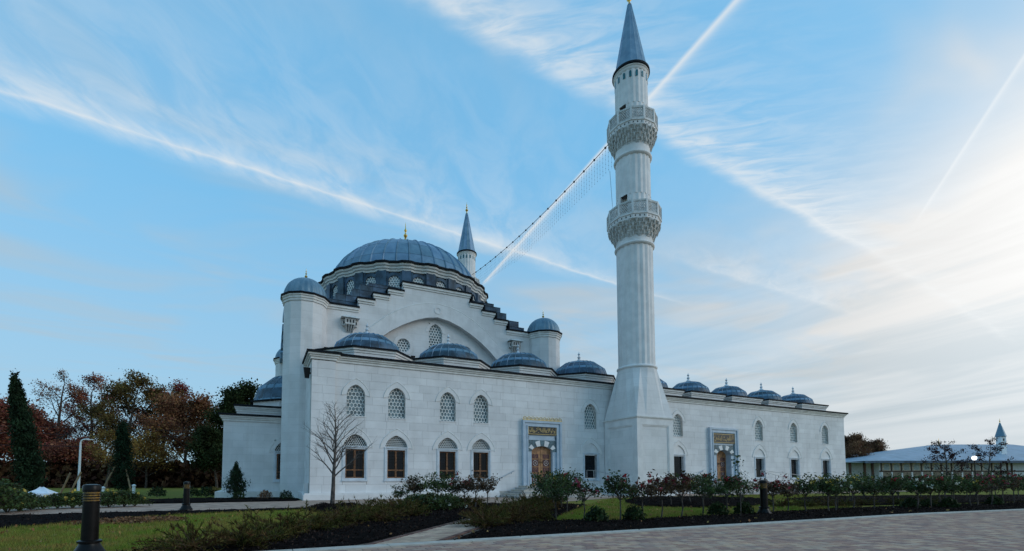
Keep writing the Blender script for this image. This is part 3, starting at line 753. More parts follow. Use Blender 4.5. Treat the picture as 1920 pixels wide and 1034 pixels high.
def portal(root, xc, Y, w, z0, zt, dw, zs, za, ins, crest, seed, zbase=0.0, deep=.12):
    """stepped marble portal with inscription, striped arch and double door"""
    h = w / 2; mb = MB(); fd = Y - .24
    for a, b, y in ((h - .16, h, fd), (h - .34, h - .16, fd + .07), (h - .42, h - .34, fd + .03)):
        mb.box(xc - b, xc - a, y, Y + .5, zbase, zt - (h - b)); mb.box(xc + a, xc + b, y, Y + .5, zbase, zt - (h - b))
        mb.box(xc - a, xc + a, y, Y + .5, zt - (h - a), zt - (h - b))
    q = h - .42; yi = fd + .14                            # inner field
    ir = dw / 2
    fo = ins[0]; mb.box(xc - q, xc + q, yi, Y + .5, fo - .06 + .0, zt - .42)
    A = arch(dw, zs, zs, za, full=False, pt=.12); n = len(A)
    ring_o = za + .40
    # field around the arch
    Bo = [(-q + 2 * q * i / (n - 1), fo - .06) for i in range(n)]
    left = [(xc - q, zbase), (xc - ir, zbase), (xc - ir, zs), (xc - q, zs)]
    mb.box(xc - q, xc - ir, yi, Y + .5, zbase, zs).box(xc + ir, xc + q, yi, Y + .5, zbase, zs)
    mb.ribbonY([(xc + x, z) for x, z in A], [(xc + x, z) for x, z in ([(-q, zs)] + Bo[1:-1] + [(q, zs)])], yi, Y + .5)
    p = mb.build('portal', 'marble', root)
    # spandrels and voussoirs
    O = arch(2 * q - .02, zs - .02, zs - .02, ring_o, full=False, pt=.10)
    sp = MB(); m_ = n // 2
    sp.add([(xc + x, yi - .010, z) for x, z in O[1:m_ + 1]] + [(xc - q, yi - .010, ring_o), (xc - q, yi - .010, O[1][1])], [tuple(range(m_ + 2))])
    sp.add([(xc - x, yi - .010, z) for x, z in O[1:m_ + 1]] + [(xc + q, yi - .010, ring_o), (xc + q, yi - .010, O[1][1])], [tuple(reversed(range(m_ + 2)))])
    sp.build('spandrel', 'marble_green', p)
    nv = 9; I2 = arch(dw, zs, zs, za, n=nv * 2, full=False, pt=.12); O2 = arch(2 * q - .02, zs, zs - .02, ring_o, n=nv * 2, full=False, pt=.10)
    for i in range(nv):
        a, b = i * 4, i * 4 + 4
        vb = MB().ribbonY([(xc + x, z) for x, z in I2[a:b + 1]], [(xc + x, z) for x, z in O2[a:b + 1]], yi - (.035 if i % 2 else .028), Y + .3)
        vb.build('voussoir', 'stone_plain' if i % 2 else 'marble_green', p)
    # inscription
    iw = q + .02; i0, i1 = ins
    pn_ = MB().box(xc - iw, xc + iw, yi - .06, yi - .005, i0, i1).build('inscription_panel', 'panel_black', p)
    fr = MB(); f = .045; y_ = yi - .072
    for a, b, c, d in ((xc - iw + .05, xc + iw - .05, i0 + .05, i0 + .05 + f * .6), (xc - iw + .05, xc + iw - .05, i1 - .05 - f * .6, i1 - .05), (xc - iw + .05, xc - iw + .05 + f * .6, i0 + .078, i1 - .078), (xc + iw - .05 - f * .6, xc + iw - .05, i0 + .078, i1 - .078)): fr.box(a, b, y_, yi - .06, c, d)
    fr.build('inscription_border', 'gold_paint', p)
    calligraphy(xc - iw + .10, xc + iw - .10, i0 + .10, i1 - .10, yi - .068, seed).build('gold_inscription', 'gold_paint', p)
    if crest:
        cb = MB(); n = 10
        cb.box(xc - h, xc + h, fd - .01, fd + .2, zt, zt + .03)
        for i in range(n):
            cx = xc - h + w * (i + .5) / n; rw = w / n * .5
            cb.tube([(cx + rw * .8 * math.sin(t), fd + .02, zt + .13 + .11 * math.cos(t)) for t in np.linspace(0, 2 * PI, 11)], .022, 5)
            cb.tube([(cx - rw, fd + .02, zt + .04), (cx - rw * .4, fd + .02, zt + .16), (cx, fd + .02, zt + .08), (cx + rw * .4, fd + .02, zt + .16), (cx + rw, fd + .02, zt + .04)], .018, 5)
        cb.build('crest', 'gold_paint', p)
    # door leaves
    yd = Y + deep
    zd = z0
    for s in (-1, 1):
        pts = [(xc + s * .012, zd), (xc + s * ir, zd)] + [(xc + s * abs(x), z) for x, z in A[:m_ + 1]] + [(xc + s * .012, A[m_][1])]
        lf = MB().prismY(pts, yd, yd + .07).build('door_leaf', 'wood_door', p)
        cx = xc + s * (ir * .52); pw = ir * .30; hh = zs - zd
        for f, hgt, kind in ((.86, .10, 0), (.66, .16, 1), (.46, .12, 0), (.285, .10, 1), (.12, .13, 1)):
            zc_ = zd + hh * f; hz = hgt * hh * .62
            MB().box(cx - pw, cx + pw, yd - .012, yd - .001, zc_ - hz, zc_ + hz).build('door_panel', 'inlay_maroon', lf)
            st = MB(); rr = min(pw, hz) * .72
            for k in range(10):
                a = 2 * PI * k / 10; u, v = cx + rr * math.cos(a), zc_ + rr * math.sin(a); d = rr * .20
                st.add([(u - d, yd - .017, v), (u, yd - .017, v - d), (u + d, yd - .017, v), (u, yd - .017, v + d)], [(0, 1, 2, 3)])
            d = rr * .25; st.add([(cx - d, yd - .017, zc_), (cx, yd - .017, zc_ - d), (cx + d, yd - .017, zc_), (cx, yd - .017, zc_ + d)], [(0, 1, 2, 3)])
            st.build('door_inlay', 'inlay_white' if kind else 'wood_pale', lf)
        hd = MB().lathe([(.03, -.02), (.05, 0), (.05, .03), (.02, .05)], 10)
        MB().tube([(xc + s * .11 + .05 * math.cos(t), yd - .05, zd + hh * .68 + .06 * math.sin(t)) for t in np.linspace(0, 2 * PI, 11)], .016, 5).build('door_knocker', 'iron', lf)
    return p
portal(mosque, PC, D, 3.16, .74, 5.20, 1.70, 3.08, 3.46, (4.20, 4.86), True, 11)

# stepped gable with the great pointed arch
def steps_profile(c, half, lo, steps, base):
    L = [(c - half, base), (c - half, steps[-1][1])]
    for i in range(len(steps) - 1, 0, -1): L += [(c - steps[i - 1][2], steps[i][1]), (c - steps[i - 1][2], steps[i - 1][1])]
    return L + [(2 * c - x, z) for x, z in reversed(L)]
ST = [(0, 15.50, 2.62), (0, 14.82, 3.68), (0, 14.32, 4.74), (0, 13.80, 5.84), (0, 13.10, 9.0)]   # (.., top z, half width)
ao = [(0, 14.29), (1, 14.18), (2, 13.88), (3, 13.38), (4, 12.70), (5, 11.82), (5.6, 11.14), (6.2, 10.3), (6.6, 9.5), (6.8, 8.0)]
ai = [(0, 13.29), (.9, 13.14), (1.8, 12.82), (2.7, 12.36), (3.6, 11.79), (4.4, 11.14), (4.95, 10.6), (5.45, 9.9), (5.75, 9.2), (5.9, 8.0)]
mir = lambda L: [(XC - x, z) for x, z in reversed(L[1:])] + [(XC + x, z) for x, z in L]
prof = steps_profile(XC, 9.35, 0, ST, 8.0)
gb = MB(); gb.prismY(prof + list(reversed(mir(ai))), G, G + .55).build('gable_wall', 'stone_jointed', mosque)
MB().ribbonY(mir(ai), mir(ao), G - .09, G + .02).build('gable_arch', 'stone_plain', mosque)
MB().tube([(x, G - .03, z) for x, z in mir([(a, b + .04) for a, b in ao])], .055, 5).build('arch_moulding', 'stone_moulding', mosque)
ty_ops = [(XC - .53, XC + .53, 10.95, 12.95), (XC - 3.02, XC - 1.96, 10.45, 11.55), (XC + 1.96, XC + 3.02, 10.45, 11.55)]
slab(MB(), XC - 6.3, XC + 6.3, 8.0, 13.4, G + .40, G + .75, ty_ops).build('tympanum_wall', 'stone_jointed', mosque)
# tympanum windows
o = link('window', MB().ribbonY(arch(1.02, 0, 12.3, 12.92, full=False), arch(1.66, 0, 12.22, 13.2, full=False, pt=.3), G + .375, G + .70).mesh('window_surround', 'stone_plain'), mosque, (XC, 0, 0))
link('lattice', honeycomb(1.06, 10.95, 12.95, .21, .028, G + .55, G + .60, 1.1).mesh('lattice', 'lattice_stone'), o, (XC, 0, 0))
link('pane', MB().box(-.54, .54, G + .66, G + .68, 10.9, 12.97).mesh('pane', 'glass_pale'), o, (XC, 0, 0))
circ = lambda r: [(r * math.cos(a), 11.0 + r * math.sin(a)) for a in np.linspace(0, 2 * PI, 25)[:-1]]
rw = (MB().ribbonY(circ(.50), circ(.76), G + .372, G + .70, closed=True).mesh('round_window_surround', 'stone_plain', 30), honeycomb(1.06, 10.45, 11.5, .21, .028, G + .52, G + .57, 1.0).mesh('lattice', 'lattice_stone'), MB().box(-.54, .54, G + .63, G + .65, 10.44, 11.56).mesh('pane', 'glass_pale'))
for x in (XC - 2.49, XC + 2.49):
    o = link('round_window', rw[0], mosque, (x, 0, 0)); link('lattice', rw[1], o, (x, 0, 0)); link('pane', rw[2], o, (x, 0, 0))
md = MB().ribbonY([(XC + .0001 + .17 * math.cos(a), 13.82 + .17 * math.sin(a)) for a in np.linspace(0, 2 * PI, 17)[:-1]], [(XC + .30 * math.cos(a), 13.82 + .30 * math.sin(a)) for a in np.linspace(0, 2 * PI, 17)[:-1]], G - .12, G - .08, closed=True)
md.build('medallion', 'stone_plain', mosque)
# mouldings and lead caps on each step
sm, sc_ = MB(), MB()
for i, (_, z, hw) in enumerate(ST):
    inner = 0 if i == 0 else ST[i - 1][2]
    for s in ((0,) if i == 0 else (-1, 1)):
        if s == 0: a, b = XC - hw, XC + hw
        elif s < 0: a, b = XC - hw, XC - inner
        else: a, b = XC + inner, XC + hw
        if i == len(ST) - 1: a, b = (max(a, XC - 8.6), b) if s < 0 else (a, min(b, XC + 8.6))
        la = .0 if s > 0 else .1; lb = .0 if s < 0 else .1
        sm.box(a - la * .6, b + lb * .6, G - .06, G + .1, z - .30, z - .16).box(a - la, b + lb, G - .13, G + .1, z - .16, z)
        sc_.box(a - la - .04, b + lb + .04, G - .18, G + .75, z + .002, z + .12)
    if i < len(ST) - 1: sc_.box(XC + hw + .142, XC + hw + .23, G - .17, G + .7, ST[i + 1][1] + .122, z - .002)
sm.build('gable_moulding', 'stone_moulding', mosque); sc_.build('gable_capping', 'lead_cap', mosque)
# side gables seen end-on, and the roof behind
for s, xx in ((1, XC + 9.35), (-1, XC - 9.35)):
    mb = MB(); P = [(YC + (x - XC), z) for x, z in steps_profile(XC, 8.4, 0, ST, 8.0)]; n = len(P)
    a, b = xx - .5 * (s > 0), xx + .5 * (s < 0)
    mb.add([(a, y, z) for y, z in P] + [(b, y, z) for y, z in P], [tuple(range(n)), tuple(reversed(range(n, 2 * n)))])
    mb.build('side_gable', 'stone_jointed', mosque)
    mb = MB()
    for i, (_, z, hw) in enumerate(ST):
        inner = 0 if i == 0 else ST[i - 1][2]; hw = min(hw, 8.4)
        for t in ((-hw, -inner), (inner, hw)):
            for q in range(max(1, round((hw - inner) / 1.0))):
                w_ = (hw - inner) / max(1, round((hw - inner) / 1.0))
                mb.box(a - 1.0, b + .15, YC + t[0] + q * w_ + .01, YC + t[0] + (q + 1) * w_ - .01, z - .5, z + .06)
    mb.build('side_gable_lead', 'lead', mosque)
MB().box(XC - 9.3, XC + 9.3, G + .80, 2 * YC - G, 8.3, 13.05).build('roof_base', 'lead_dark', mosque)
for i, (r, a, b) in enumerate(((8.3, 13.0, 14.65), (7.95, 14.6, 15.15), (7.5, 15.1, 15.62))):
    mb = MB(); n = 24
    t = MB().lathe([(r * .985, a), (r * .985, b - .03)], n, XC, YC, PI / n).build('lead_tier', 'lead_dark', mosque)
    th = PI / 40
    me = MB().box(r - .03, r + .004, -r * th + .012, r * th - .012, a, b).box(r - .5, r + .025, -r * th, r * th, b + .001, b + .025).mesh('lead_sheet', 'lead_dark')
    tag(t, None)
    mb2 = MB()
    for q in range(40):
        an = 2 * PI * q / 40; ca, sa = math.cos(an), math.sin(an)
        mb2.add([(XC + v.co.x * ca - v.co.y * sa, YC + v.co.x * sa + v.co.y * ca, v.co.z) for v in me.vertices], [tuple(p.vertices) for p in me.polygons])
    tag(mb2.build('tier_sheets', 'lead_dark', t), kind='stuff')
# stepped lead buttresses behind the gable, running down to the towers
for s in (-1, 1):
    mb = MB(); zb = 13.0
    for hw, z in ((7.86, 13.72), (7.35, 14.17), (6.2, 14.70), (5.65, 15.10), (5.05, 15.32)):
        w = 0.0
        while w < hw - .05:
            w2 = min(hw, w + .95); a, b = sorted((XC + s * w, XC + s * w2))
            if w2 > 3.0:
                mb.box(a + .008, b - .008, G + .60, G + 3.4, zb, z - .012); mb.box(a + .008, b - .008, G + .57, G + 3.4, z - .010, z + .012)
            w = w2
        zb = z + .014
    tag(mb.build('stepped_buttress', 'lead_dark', mosque), kind='stuff')
# drum with windows between piers
ND = 24
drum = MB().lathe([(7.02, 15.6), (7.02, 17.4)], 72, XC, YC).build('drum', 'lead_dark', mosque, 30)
pier = MB().box(6.9, 7.34, -.36, .36, 15.6, 17.32).box(6.9, 7.22, -.50, .50, 15.6, 17.30).mesh('pier', 'lead_dark')
dw_in = [(x, z) for x, z in arch(.92, 15.6, 16.50, 16.98, n=6, pt=.1)]
def to_yz(mb, r):   # X,Z-plane mesh facing -Y -> facing +X at radius r
    mb.v = [(r - y, x, z) for x, y, z in mb.v]; return mb
dl = to_yz(honeycomb(.96, 15.6, 17.02, .21, .030, 0, .04), 7.10).mesh('lattice', 'lattice_stone')
dp = to_yz(MB().prismY(dw_in, 0, .02), 7.045).mesh('pane', 'glass_pale')
dsr = to_yz(MB().ribbonY(dw_in, [(x * 1.7, 15.6 + (z - 15.6) * 1.16) for x, z in dw_in], 0, .15), 7.20).mesh('window_surround', 'lead_dark')
for k in range(ND):
    a = -PI / 2 + math.radians(7.5 + 15 * k)
    w = link('drum_window', dsr, mosque, (XC, YC, 0), a)
    # children of a turned part: local placement
    for me, nm in ((dl, 'lattice'), (dp, 'pane')):
        o = bpy.data.objects.new(nm, me); COL.objects.link(o); o.parent = w
    link('drum_pier', pier, mosque, (XC, YC, 0), a + math.radians(7.5))
rfw = lambda i: 1 + (.022 if (i % 12) in (0, 1, 2, 10, 11) else (.012 if (i % 12) in (3, 9) else 0))
MB().lathe([(7.0, 17.25), (7.18, 17.27), (7.20, 17.42), (7.30, 17.46), (7.32, 17.60), (7.44, 17.66), (7.46, 17.80), (6.6, 17.80)], ND * 12, XC, YC, -PI / 2 - math.radians(0), rfw).build('drum_cornice', 'stone_moulding', mosque, 30)
MB().lathe([(6.3, 17.86), (7.50, 17.802), (7.58, 17.81), (7.58, 17.96), (7.48, 17.99), (6.3, 18.05)], ND * 12, XC, YC, -PI / 2, rfw, cap=False).build('drum_capping', 'lead_cap', mosque, 30)
sheet_dome(mosque, XC, YC, 17.75, 6.72, 4.68, 40, 5)
finial(mosque, XC, YC, 22.38, 2.85)
# corner towers
def tower(root, x, y, vis=True):
    t = MB().lathe([(1.36, 0), (1.36, 12.72)], 12, x, y, PI / 12).build('corner_tower', 'stone_jointed', root)
    MB().lathe([(1.37, 12.62), (1.42, 12.64), (1.42, 12.78), (1.47, 12.80), (1.47, 12.93), (1.53, 12.95), (1.53, 13.04), (.3, 13.04)], 12, x, y, PI / 12, cap=False).build('tower_cornice', 'stone_moulding', t)
    MB().lathe([(1.58, 13.042), (1.60, 13.16), (.3, 13.2)], 12, x, y, PI / 12, cap=False).build('tower_capping', 'lead_cap', t)
    nfl = 24; rf = lambda i: (1.0, .985, .955, .985)[i % 4]
    MB().lathe([(1.40 * math.cos(t_) ** .9, 13.15 + 1.40 * math.sin(t_)) for t_ in np.linspace(0, PI / 2 * .985, 12)], nfl * 4, x, y, 0, rf, cap=False).build('fluted_dome', 'lead', t, 60)
    MB().lathe([(1.44, 13.13), (1.46, 13.2), (1.40, 13.26)], 48, x, y).build('dome_rim', 'lead', t, 50)
    finial(t, x, y, 14.48, .86)
for x, y in ((XC - 9.35, G), (XC + 9.35, G), (XC - 9.35, 2 * YC - G)): tower(mosque, x, y)
# gallery domes on faceted bases
for i, x in enumerate((6.28, 12.05, 17.75, 23.45)):
    P = [(-2.88, 30.35), (-1.25, 28.75), (1.25, 28.75), (2.88, 30.35), (2.88, 32.95), (-2.88, 32.95)]
    if i == 0: P[0] = (-3.1, 30.5)
    pts = [(x + a, b) for a, b in P]; cen = (x, 31.1)
    def off(e): return [(cen[0] + (a - cen[0]) * (1 + e / 2.3), min(32.98, cen[1] + (b - cen[1]) * (1 + e / 2.3))) for a, b in pts]
    bb = MB().prismZ(pts, 8.1, 8.95).build('dome_base', 'stone_jointed', mosque)
    MB().prismZ(off(.05), 8.85, 9.0).prismZ(off(.12), 9.0, 9.12).build('base_cornice', 'stone_moulding', bb)
    MB().prismZ(off(.19), 9.122, 9.23).build('base_capping', 'lead_cap', bb)
    sheet_dome(mosque, x, 31.1, 9.12, 2.28, 1.62, 24, 1)
    stone_finial(mosque, x, 31.15, 10.72)
# bird houses on the gable
for x in (5.42, 18.42):
    bh = MB(); y1 = G; z = 11.95
    bh.box(x - .34, x + .34, y1 - .42, y1, z - .18, z + .26).box(x - .50, x + .50, y1 - .24, y1, z - .24, z + .18)
    p = bh.build('bird_house', 'carved_stone', mosque)
    MB().add([(x - .62, y1 - .56, z + .26), (x + .62, y1 - .56, z + .26), (x + .62, y1, z + .26), (x - .62, y1, z + .26), (x - .36, y1 - .30, z + .48), (x + .36, y1 - .30, z + .48), (x + .36, y1, z + .48), (x - .36, y1, z + .48)], [(0, 1, 5, 4), (1, 2, 6, 5), (3, 0, 4, 7), (4, 5, 6, 7), (0, 3, 2, 1)]).build('roof', 'carved_stone', p)
    wn = MB()
    for dx_ in (-.20, 0, .20): wn.box(x + dx_ - .055, x + dx_ + .055, y1 - .426, y1 - .415, z - .06, z + .16)
    for dx_ in (-.42, .42): wn.box(x + dx_ - .045, x + dx_ + .045, y1 - .246, y1 - .236, z - .14, z + .06)
    wn.build('opening', 'panel_black', p)
    br = MB()
    for dx_ in (-.27, -.09, .09, .27): br.add([(x + dx_ - .035, y1 - .40, z - .18), (x + dx_ + .035, y1 - .40, z - .18), (x + dx_ + .035, y1, z - .18), (x + dx_ - .035, y1, z - .18), (x + dx_ * .7 - .035, y1 - .10, z - .62), (x + dx_ * .7 + .035, y1 - .10, z - .62), (x + dx_ * .7 + .035, y1, z - .62), (x + dx_ * .7 - .035, y1, z - .62)], [(0, 1, 5, 4), (1, 2, 6, 5), (3, 0, 4, 7), (4, 5, 6, 7)])
    br.build('bracket', 'carved_stone', p)
# left wing behind the tower
lw = slab(MB(), -2.15, 6, 0, 4.95, 34.0, 34.4, [(.86, 2.26, 1.0, 3.8)]).box(-2.15, -1.75, 34.4, 49.5, 0, 4.95).build('left_wing', 'stone_jointed', mosque)
lower_window(mosque, 1.56, 34.0, dz=-.06)
MB().box(-2.5, 2.0, 33.65, 34.2, 0, .40).box(-2.5, -2.0, 34.2, 49.5, 0, .40).build('wing_plinth', 'stone_plain', mosque)
cm, cc = MB(), MB(); cornice(cm, cc, -2.15, 6, 34.0, 5.25, yb=49.8, right=False)
cornice(cm, cc, -1.45, 6, 34.9, 6.0, .7, yb=49, right=False)
cm.build('wing_cornice', 'stone_moulding', mosque); cc.build('wing_capping', 'lead_cap', mosque)
MB().box(-1.45, 6, 34.9, 49, 5.2, 5.7).build('wing_upper_wall', 'stone_jointed', mosque)
MB().prismZ(ngon(8, 3.05, 2.3, 38.2, PI / 8), 6.0, 6.66).build('wing_dome_base', 'stone_jointed', mosque)
MB().prismZ(ngon(8, 3.25, 2.3, 38.2, PI / 8), 6.66, 6.76).build('wing_dome_capping', 'lead_cap', mosque)
sheet_dome(mosque, 2.3, 38.2, 6.7, 2.85, 2.35, 24, 1)
#MARK3
# ------------------------------------------------------------------ courtyard wing
yard = empty('courtyard_wing', (40, D, 0), 'long white stone courtyard wing with five small lead domes right of the minaret', 'building')
CX0, CX1 = 25.4, 53.9; CT = 7.42
CW = [30.78, 40.73, 45.70, 50.62]; P2 = 35.95
ops = sum([op_u(x, -.22) + op_l(x, .10) for x in CW], []) + [(P2 - 1.7, P2 + 1.7, 0, 5.5)]
cw = slab(MB(), CX0, CX1, 0, CT, D + .014, D + .42, ops).build('front_wall', 'mortar', yard)
face_blocks(cw, block_layout(CX0, CX1, .38, CT, ops, seed=9), D, 280)
MB().box(CX1 - .4, CX1 - .002, D + .43, D + 24, 0, CT).build('end_wall', 'stone_jointed', yard)
for a_, b_ in ((CX0, 33.2), (39, CX1 + .3)): MB().box(a_, b_, D - .30, D + .3, 0, .385).build('plinth', 'stone_plain', yard)
cm, cc = MB(), MB(); cornice(cm, cc, CX0, CX1, D, 7.76, yb=D + 5, left=False)
cm.build('cornice', 'stone_moulding', yard); cc.build('cornice_capping', 'lead_cap', yard)
for x in CW: upper_window(yard, x, D, -.22); lower_window(yard, x, D, .10, wood=False, blind=True)
portal(yard, P2, D, 3.5, 1.0, 5.52, 1.8, 3.2, 3.68, (4.22, 5.05), False, 23, deep=.42)
for x in (30.25, 35.3, 40.35, 45.4, 50.45):
    b = MB().box(x - 1.98, x + 1.98, 28.75, 33, 7.7, 8.50).build('dome_base', 'stone_jointed', yard)
    mb = MB()
    for a, c, p in ((8.34, 8.46, .06), (8.46, 8.60, .13)): mb.box(x - 1.98 - p, x + 1.98 + p, 28.75 - p, 33, a, c)
    mb.build('base_cornice', 'stone_moulding', b)
    MB().box(x - 2.17, x + 2.17, 28.56, 33, 8.602, 8.71).build('base_capping', 'lead_cap', b)
    sheet_dome(yard, x, 30.75, 8.62, 1.82, 1.42, 24, 1)
    stone_finial(yard, x, 30.75, 10.02)

# ------------------------------------------------------------------ minarets
MX, MY = 24.9, 26.22
def fl(n, r, depth=.038):
    """fluted polygon section factors, 4 samples per flute"""
    return lambda i: (1.0, 1.0 - depth * .4, 1.0 - depth, 1.0 - depth * .4)[i % 4]
def make_minaret(loc, label):
    root = empty('minaret', loc, label, 'minaret', 'pair of minarets'); x, y = loc[0], loc[1]
    B = lambda mb, nm, mt, sm=None, par=None: mb.build(nm, mt, par or root, sm, (x, y, 0))
    hb = 1.67
    B(MB().box(-hb + .07, hb - .07, -hb + .07, hb - .07, 0, 5.36), 'base', 'stone_jointed')
    fr = MB()
    for s in (-1, 1):
        for ax in (0, 1):
            def bx(u0, u1, z0, z1, d=0.0):
                w0, w1 = sorted((s * (hb - .07 + .001), s * (hb - d)))
                if ax == 0: fr.box(u0, u1, w0, w1, z0, z1)
                else: fr.box(w0, w1, u0, u1, z0, z1)
            e = hb if ax == 0 else hb - .001
            bx(-e, -e + .42, 0, 5.36); bx(e - .42, e, 0, 5.36); bx(-e + .42, e - .42, 4.92, 5.36); bx(-e + .42, e - .42, 0, 1.32)
            for q in (0, 1):
                i_ = .42 + .05 * q; d_ = .02 + .02 * q
                bx(-e + i_, -e + i_ + .05, 1.32, 4.92, d_); bx(e - i_ - .05, e - i_, 1.32, 4.92, d_)
                bx(-e + i_ + .05, e - i_ - .05, 4.92 - .05 * (q + 1), 4.92 - .05 * q, d_); bx(-e + i_ + .05, e - i_ - .05, 1.32 + .05 * q, 1.32 + .05 * (q + 1), d_)
    B(fr, 'base_panel_frame', 'stone_plain')
    B(MB().box(-hb - .12, hb + .12, -hb - .12, hb + .12, 0, .40), 'base_plinth', 'stone_plain')
    B(MB().box(-hb - .03, hb + .03, -hb - .03, hb + .03, 5.362, 5.42).box(-hb - .07, hb + .07, -hb - .07, hb + .07, 5.42, 5.50), 'base_ledge', 'stone_moulding')
    # folded pyramid between square base and round shaft
    mb = MB(); bot = []; k = 4
    cs = [(hb, -hb), (hb, hb), (-hb, hb), (-hb, -hb)]
    for c in range(4):
        a, b = cs[c], cs[(c + 1) % 4]
        for q in (0, .25, .5, .75): bot.append((a[0] + (b[0] - a[0]) * q, a[1] + (b[1] - a[1]) * q, 5.50))
    n = 16; top = [(1.36 * math.cos(-PI / 4 + 2 * PI * (i + .5) / n), 1.36 * math.sin(-PI / 4 + 2 * PI * (i + .5) / n), 9.05) for i in range(n)]
    fs = []
    for i in range(n):
        j = (i + 1) % n; fs += [(i, j, n + i), (j, n + j, n + i)]
    mb.add(bot + top, fs); B(mb, 'transition', 'stone_jointed')
    ringp = lambda r, z: [(r - .05, z - .16), (r + .03, z - .12), (r + .10, z - .05), (r + .115, z + .01), (r + .10, z + .07), (r + .02, z + .12), (r - .05, z + .14)]
    for r, z in ((1.31, 9.16), (1.31, 18.16), (1.26, 24.92)): B(MB().lathe(ringp(r, z), 40, cap=False), 'ring_moulding', 'stone_plain', 50)
    NF = 20
    da = math.radians(194); hw_ = 3 * 2 * PI / 80
    for r, a, b in ((1.30, 9.2, 18.6), (1.25, 21.85, 25.4), (1.19, 28.75, 31.45)):
        B(MB().lathe([(r, a), (r, b)], NF * 4, rf=fl(NF, r)), 'shaft', 'stone_plain', 12)
    for r, a, b in ((1.25, 19.9, 21.85), (1.19, 26.9, 28.75)):      # storeys with an open doorway
        B(MB().lathe([(r, a), (r, b)], 74, rf=fl(NF, r), a0=da + hw_, a1=2 * PI * 74 / 80), 'shaft', 'stone_plain', 12)
    for r, a, b in ((1.305, 18.24, 18.75), (1.25, 25.0, 25.6)): B(MB().lathe([(r, a), (r, b)], 40), 'shaft_collar', 'stone_plain', 40)
    def balcony(zf, R, r0, rich):
        """zf floor level, R outer radius of the parapet, corbelled out from r0"""
        cb = MB(); H0 = zf - 1.42
        prof = [(r0, H0 - .05), (r0 + .03, H0)]
        nst = 5
        for i in range(nst):
            rr = r0 + (R - .10 - r0) * (i + 1) / nst; z = H0 + (zf - .40 - H0) * (i + .55) / nst
            prof += [(rr - .05, z - .02), (rr, z + .04), (rr, z + .10)]
        cb.lathe(prof, 48, rf=lambda i: (1.0, .965)[(i // 2) % 2], cap=False)
        for row in range(4):
            nn = 24; f = (row + .35) / 4; rr = r0 + (R - .10 - r0) * f + .10; z = H0 + (zf - .44 - H0) * (row + .75) / 4
            for q in range(nn):
                a = 2 * PI * (q + .5 * (row % 2)) / nn; c, s = math.cos(a), math.sin(a); wd = .075 + .025 * row / 3
                P = [(rr - .06, -wd, z + .12), (rr + .06, -wd * .8, z + .12), (rr + .06, wd * .8, z + .12), (rr - .06, wd, z + .12), (rr - .04, 0, z - .26)]
                if not rich and row == 1: P = [(u - .02, v, w_ + (.08 if k_ == 4 else 0)) for k_, (u, v, w_) in enumerate(P)]
                cb.add([(u * c - v * s, u * s + v * c, w_) for u, v, w_ in P], [(0, 1, 4), (1, 2, 4), (2, 3, 4), (3, 0, 4), (0, 3, 2, 1)])
        cp = B(cb, 'muqarnas_corbel', 'carved_stone')
        fz = MB().lathe([(R - .12, zf - .42), (R - .05, zf - .38), (R - .03, zf - .12), (R + .03, zf - .08), (R + .03, zf), (1.0, zf)], 12, a0=PI / 12)
        fp_ = B(fz, 'balcony_floor', 'stone_plain')
        hol = MB()
        for q in range(36):
            a = 2 * PI * q / 36; rr = (R - .035) * math.cos(PI / 12) / math.cos(((a - PI / 12) % (PI / 6)) - PI / 12) + .004; c, s = math.cos(a), math.sin(a)
            P = [(rr, -.04, zf - .27), (rr, .04, zf - .27), (rr, .045, zf - .19), (rr, 0, zf - .14), (rr, -.045, zf - .19)]
            hol.add([(u * c - v * s, u * s + v * c, w_) for u, v, w_ in P], [(0, 1, 2, 3, 4)])
        tag(hol.build('fascia_holes', 'panel_black', fp_, None, (x, y, 0)), kind='stuff')
        # parapet: twelve pierced panels between posts
        ap = R * math.cos(PI / 12); hw = R * math.sin(PI / 12)
        lat = honeycomb(2 * hw - .16, zf + .16, zf + .80, .125, .022, 0, .05); lat.v = [(ap - yy, xx, zz) for xx, yy, zz in lat.v]
        lat.box(ap - .06, ap + .01, -hw + .05, hw - .05, zf + .001, zf + .13).box(ap - .06, ap + .02, -hw + .02, hw - .02, zf + .80, zf + .94)
        lm = lat.mesh('balcony_panel', 'carved_stone')
        pm = MB().box(R - .10, R + .03, -.07, .07, zf + .001, zf + .945).mesh('balcony_post', 'stone_plain')
        for q in range(12):
            a = 2 * PI * q / 12
            link('balcony_panel', lm, root, (x, y, 0), a); link('balcony_post', pm, root, (x, y, 0), a + PI / 12)
    balcony(20.02, 1.92, 1.30, False); balcony(27.02, 1.80, 1.25, True)
    # doorways from the stair onto the balconies, on the side towards the lawn
    for r, z0, z1 in ((1.25, 20.0, 21.85), (1.19, 27.0, 28.75)):
        h_ = r * math.sin(hw_) + .01
        nb_ = MB().box(r - .55, r - .50, -h_, h_, z0, z1).box(r - .50, r - .02, -h_ - .06, -h_, z0, z1).box(r - .50, r - .02, h_, h_ + .06, z0, z1).box(r - .50, r - .03, -h_, h_, z1, z1 + .05)
        dr = nb_.build('doorway', 'stone_plain', root, None, (x, y, 0), da)
        o = bpy.data.objects.new('door', MB().box(r - .50, r - .46, -h_ + .03, h_ - .03, z0, z1 - .25).mesh('door', 'wood_dark')); COL.objects.link(o); o.parent = dr
    # small teal windows below the eaves
    wm = MB().box(1.12, 1.196, -.085, .085, 30.72, 31.10); wm.prismZ  # arched head
    hd = [(.085 * math.cos(t), 31.10 + .09 * math.sin(t)) for t in np.linspace(0, PI, 7)]
    wm.add([(1.196, u, z) for u, z in hd] + [(1.12, u, z) for u, z in hd], [tuple(range(7))])
    wme = wm.mesh('turret_window', 'glass_teal')
    for q in range(16): link('turret_window', wme, root, (x, y, 0), 2 * PI * q / 16)
